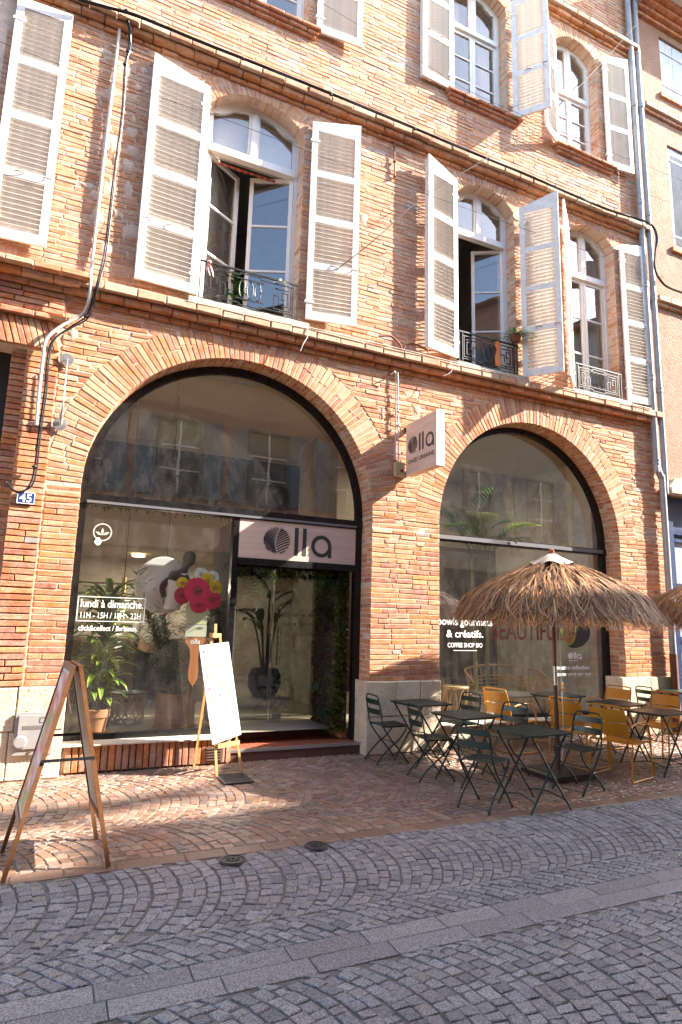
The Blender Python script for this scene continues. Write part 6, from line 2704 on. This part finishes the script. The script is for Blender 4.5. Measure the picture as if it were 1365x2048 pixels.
# ------------------------------------------------------------------ sandwich board
ab = thing('sandwich_board', 'wooden sandwich board with faded red food posters at the left edge', 'sign board', (0.235, -2.20, gz(-2.2)), rz=radians(3.5))
m_wood = mat('brown_wood_frame', L(.15, .062, .022), .5, var=.25, vscale=4, stretch=(1, 1, 6))
m_alu = mat('black_stay', L(.015, .015, .015), .4)
HT = 1.36
yw = .285
for s in (-1, 1):
    # frame plane from (s*.335, z 0) up to (s*.03, z HT)
    b0, b1 = Vector((s * .325, 0, 0.0)), Vector((s * .022, 0, HT))
    d = (b1 - b0).normalized()
    nrm = Vector((s * d.z, 0, -s * d.x))
    for q in (-1, 1):
        a = MB()
        a.bar(b0 + Vector((0, q * yw, 0)), b1 + Vector((0, q * yw, 0)), .024, .028, up=nrm)
        a.build('stile', m_wood, ab)
    for (t_, h_) in ((.985, .05), (.235, .045)):
        a = MB()
        p = b0.lerp(b1, t_)
        a.bar(p + Vector((0, -yw + .014, 0)), p + Vector((0, yw - .014, 0)), h_, .026, up=nrm)
        a.build('cross_rail', m_wood, ab)
    a = MB()
    lo_, hi_ = b0.lerp(b1, .25), b0.lerp(b1, .965)
    o2 = nrm * .004
    vs = [lo_ + Vector((0, -yw + .012, 0)) - o2, lo_ + Vector((0, yw - .012, 0)) - o2, hi_ + Vector((0, yw - .012, 0)) - o2, hi_ + Vector((0, -yw + .012, 0)) - o2]
    vs += [v + o2 * 2 for v in vs]
    a.add(vs, [(3, 2, 1, 0), (4, 5, 6, 7), (0, 1, 5, 4), (1, 2, 6, 5), (2, 3, 7, 6), (3, 0, 4, 7)])
    pn = a.build('panel', mat('grey_back', L(.42, .38, .34), .5), ab)
    # printed poster: coloured patches
    a = MB()
    for k in range(64):
        t0 = .27 + .68 * (k // 4) / 16
        y0 = -yw + .02 + (k % 4) * (2 * yw - .04) / 4
        c = R_.choice((L(.50, .10, .07), L(.48, .08, .06), L(.50, .12, .08), L(.54, .30, .27), L(.54, .42, .42), L(.45, .26, .06), L(.22, .27, .06), L(.52, .18, .12)))
        o3 = nrm * .0055
        p0, p1 = b0.lerp(b1, t0) + o3, b0.lerp(b1, t0 + .68 / 16) + o3
        y1 = y0 + (2 * yw - .04) / 4
        q4 = [p0 + Vector((0, y0, 0)), p0 + Vector((0, y1, 0)), p1 + Vector((0, y1, 0)), p1 + Vector((0, y0, 0))]
        a.add(q4, [(0, 1, 2, 3)], [shade(c, U(.8, 1.1)) for _ in range(4)])
    me_ = a.build('poster', m_petal, ab)
    bmx = bmesh.new()
    bmx.from_mesh(me_.data)
    bmesh.ops.remove_doubles(bmx, verts=bmx.verts, dist=.0005)
    bmesh.ops.recalc_face_normals(bmx, faces=bmx.faces)
    bmx.to_mesh(me_.data)
    bmx.free()
for (q, zc) in ((-1, .735), (1, .80)):
    a = MB()
    hw = .325 - .303 * zc / HT
    a.bar((-hw - .01, q * (yw + .02), zc), (hw + .01, q * (yw + .02), zc), .006, .02)
    a.build('stay', m_alu, ab)
for q in (-1, 1):
    a = MB()
    a.tube([(-.03, q * .2, HT - .015), (.03, q * .2, HT - .015)], .007, 6)
    a.build('hinge', m_rust, ab)

# ------------------------------------------------------------------ easel with menu board
es = thing('easel', 'small pale wooden easel beside the shop steps', 'easel', (1.90, -0.25, gz(-.25)))
m_pine = mat('pale_pine', L(.48, .27, .10), .55, var=.2, vscale=5, stretch=(1, 1, 5))
a = MB()
legs = [((-.06, -.205, 0.0), (-.13, .16, 1.50)), ((.27, -.02, 0), (-.02, .17, 1.46)), ((-.21, .24, 0), (-.09, .20, 1.42))]
for i, (p, q) in enumerate(legs):
    a = MB()
    a.bar(p, q, .026, .020, up=(0, -1, 0))
    a.build('leg', m_pine, es)
a = MB()
a.bar((-.055, -.155, .30), (.225, -.01, .30), .022, .045)
a.build('tray', m_pine, es)
a = MB()
a.bar((-.13, .12, 1.47), (-.02, .16, 1.47), .06, .045)
a.build('clamp', m_pine, es)
a = MB()
a.bar((-.085, .115, 1.44), (-.085, .135, 1.60), .03, .022)
a.build('mast', m_pine, es)

mnb = thing('menu_board', 'white menu board with tiny bowl pictures resting on the easel', 'menu board', (1.90, -0.32, gz(-.3)))
B = [Vector((-.115, -.105, .325)), Vector((.245, .06, .385)), Vector((.075, .19, 1.40)), Vector((-.295, .035, 1.36))]
nr = (B[1] - B[0]).cross(B[3] - B[0]).normalized()
a = MB()
vs = [p for p in B] + [p - nr * .012 for p in B]
a.add(vs, [(0, 1, 2, 3), (7, 6, 5, 4), (0, 4, 5, 1), (1, 5, 6, 2), (2, 6, 7, 3), (3, 7, 4, 0)])
a.build('board', mat('white_board', L(.60, .59, .58), .55, var=.04), mnb)


def onb(u, v, k=.0015):
    p = (B[0] * (1 - u) + B[1] * u) * (1 - v) + (B[3] * (1 - u) + B[2] * u) * v
    return p + nr * k


a = MB()
for (v, us) in ((.765, (.13, .47, .80)), (.675, (.13, .47, .80)), (.545, (.13, .47, .80)), (.455, (.13, .47, .80))):
    for u in us:
        for k in range(3):
            uu, vv, ru, rv = u + U(-.012, .012), v + U(-.008, .008), U(.03, .048), U(.018, .028)
            c = R_.choice((L(.55, .16, .03), L(.6, .3, .05), L(.5, .05, .04), L(.3, .15, .05), L(.25, .2, .1)))
            a.add([onb(uu + ru * cos(j * pi / 4), vv + rv * sin(j * pi / 4), .0015 + .0006 * k) for j in range(8)], [tuple(range(8))], c)
a.build_each('bowl_picture', m_petal, mnb)
a = MB()
ex, ez = (B[1] - B[0]).normalized(), (B[3] - B[0]).normalized()
lg = logo(.018, lambda v: onb(.07, .91) + ex * v[0] + ez * v[2] + nr * (v[1] + .001))
lg.build('logo', m_letter_k, mnb)
a = MB()
for (v, u0, u1) in ((.93, .62, .74), (.91, .62, .70), (.73, .05, .2), (.64, .05, .2), (.73, .4, .55), (.64, .4, .55), (.73, .73, .88), (.64, .73, .88), (.51, .05, .2), (.51, .4, .55), (.51, .73, .88), (.42, .4, .55)):
    a.add([onb(u0, v), onb(u1, v), onb(u1, v + .004), onb(u0, v + .004)], [(0, 1, 2, 3)])
a.build('text_line', mat('grey_print', L(.35, .34, .34), .6), mnb)

pc_ = thing('parasol_cable', 'thin white lamp cable with a small switch box hanging beside the parasol pole', 'cable', (5.79, -1.42, gz(-1.42)))
a = MB()
a.tube(smooth_path([(0, 0, 1.78), (.005, 0, 1.4), (0, 0, 1.0), (.02, .01, .6), (.0, .02, .2), (-.06, .04, .02)], 6), .005, 6)
a.build('cord', m_letter_w, pc_, smooth=60)
a = MB()
a.box(-.02, .02, -.015, .015, .93, 1.05)
a.build('switch_box', mat('tan_plastic', L(.42, .27, .14), .5), pc_)

fs2 = MB()
for i in range(70):
    an, d_ = U(0, 6.28), U(.2, 1.6)
    px_, py_ = 5.2 + d_ * cos(an) * 1.3, -1.5 + d_ * sin(an) * .7
    if py_ > -.05 or py_ < -2.9:
        continue
    a2, ln_ = U(0, 6.28), U(.03, .12)
    z_ = gz(py_) + .006
    dx_, dy_ = cos(a2) * ln_ / 2, sin(a2) * ln_ / 2
    fs2.tube([(px_ - dx_, py_ - dy_, z_), (px_, py_, z_ + .006), (px_ + dx_, py_ + dy_, z_)], .0015, 4, col=pick(STRAW, 1.0, 1.5))
tag(fs2.build('fallen_straw', m_dry), 'bits of straw fallen on the paving below the parasol', 'straw', kind='stuff')
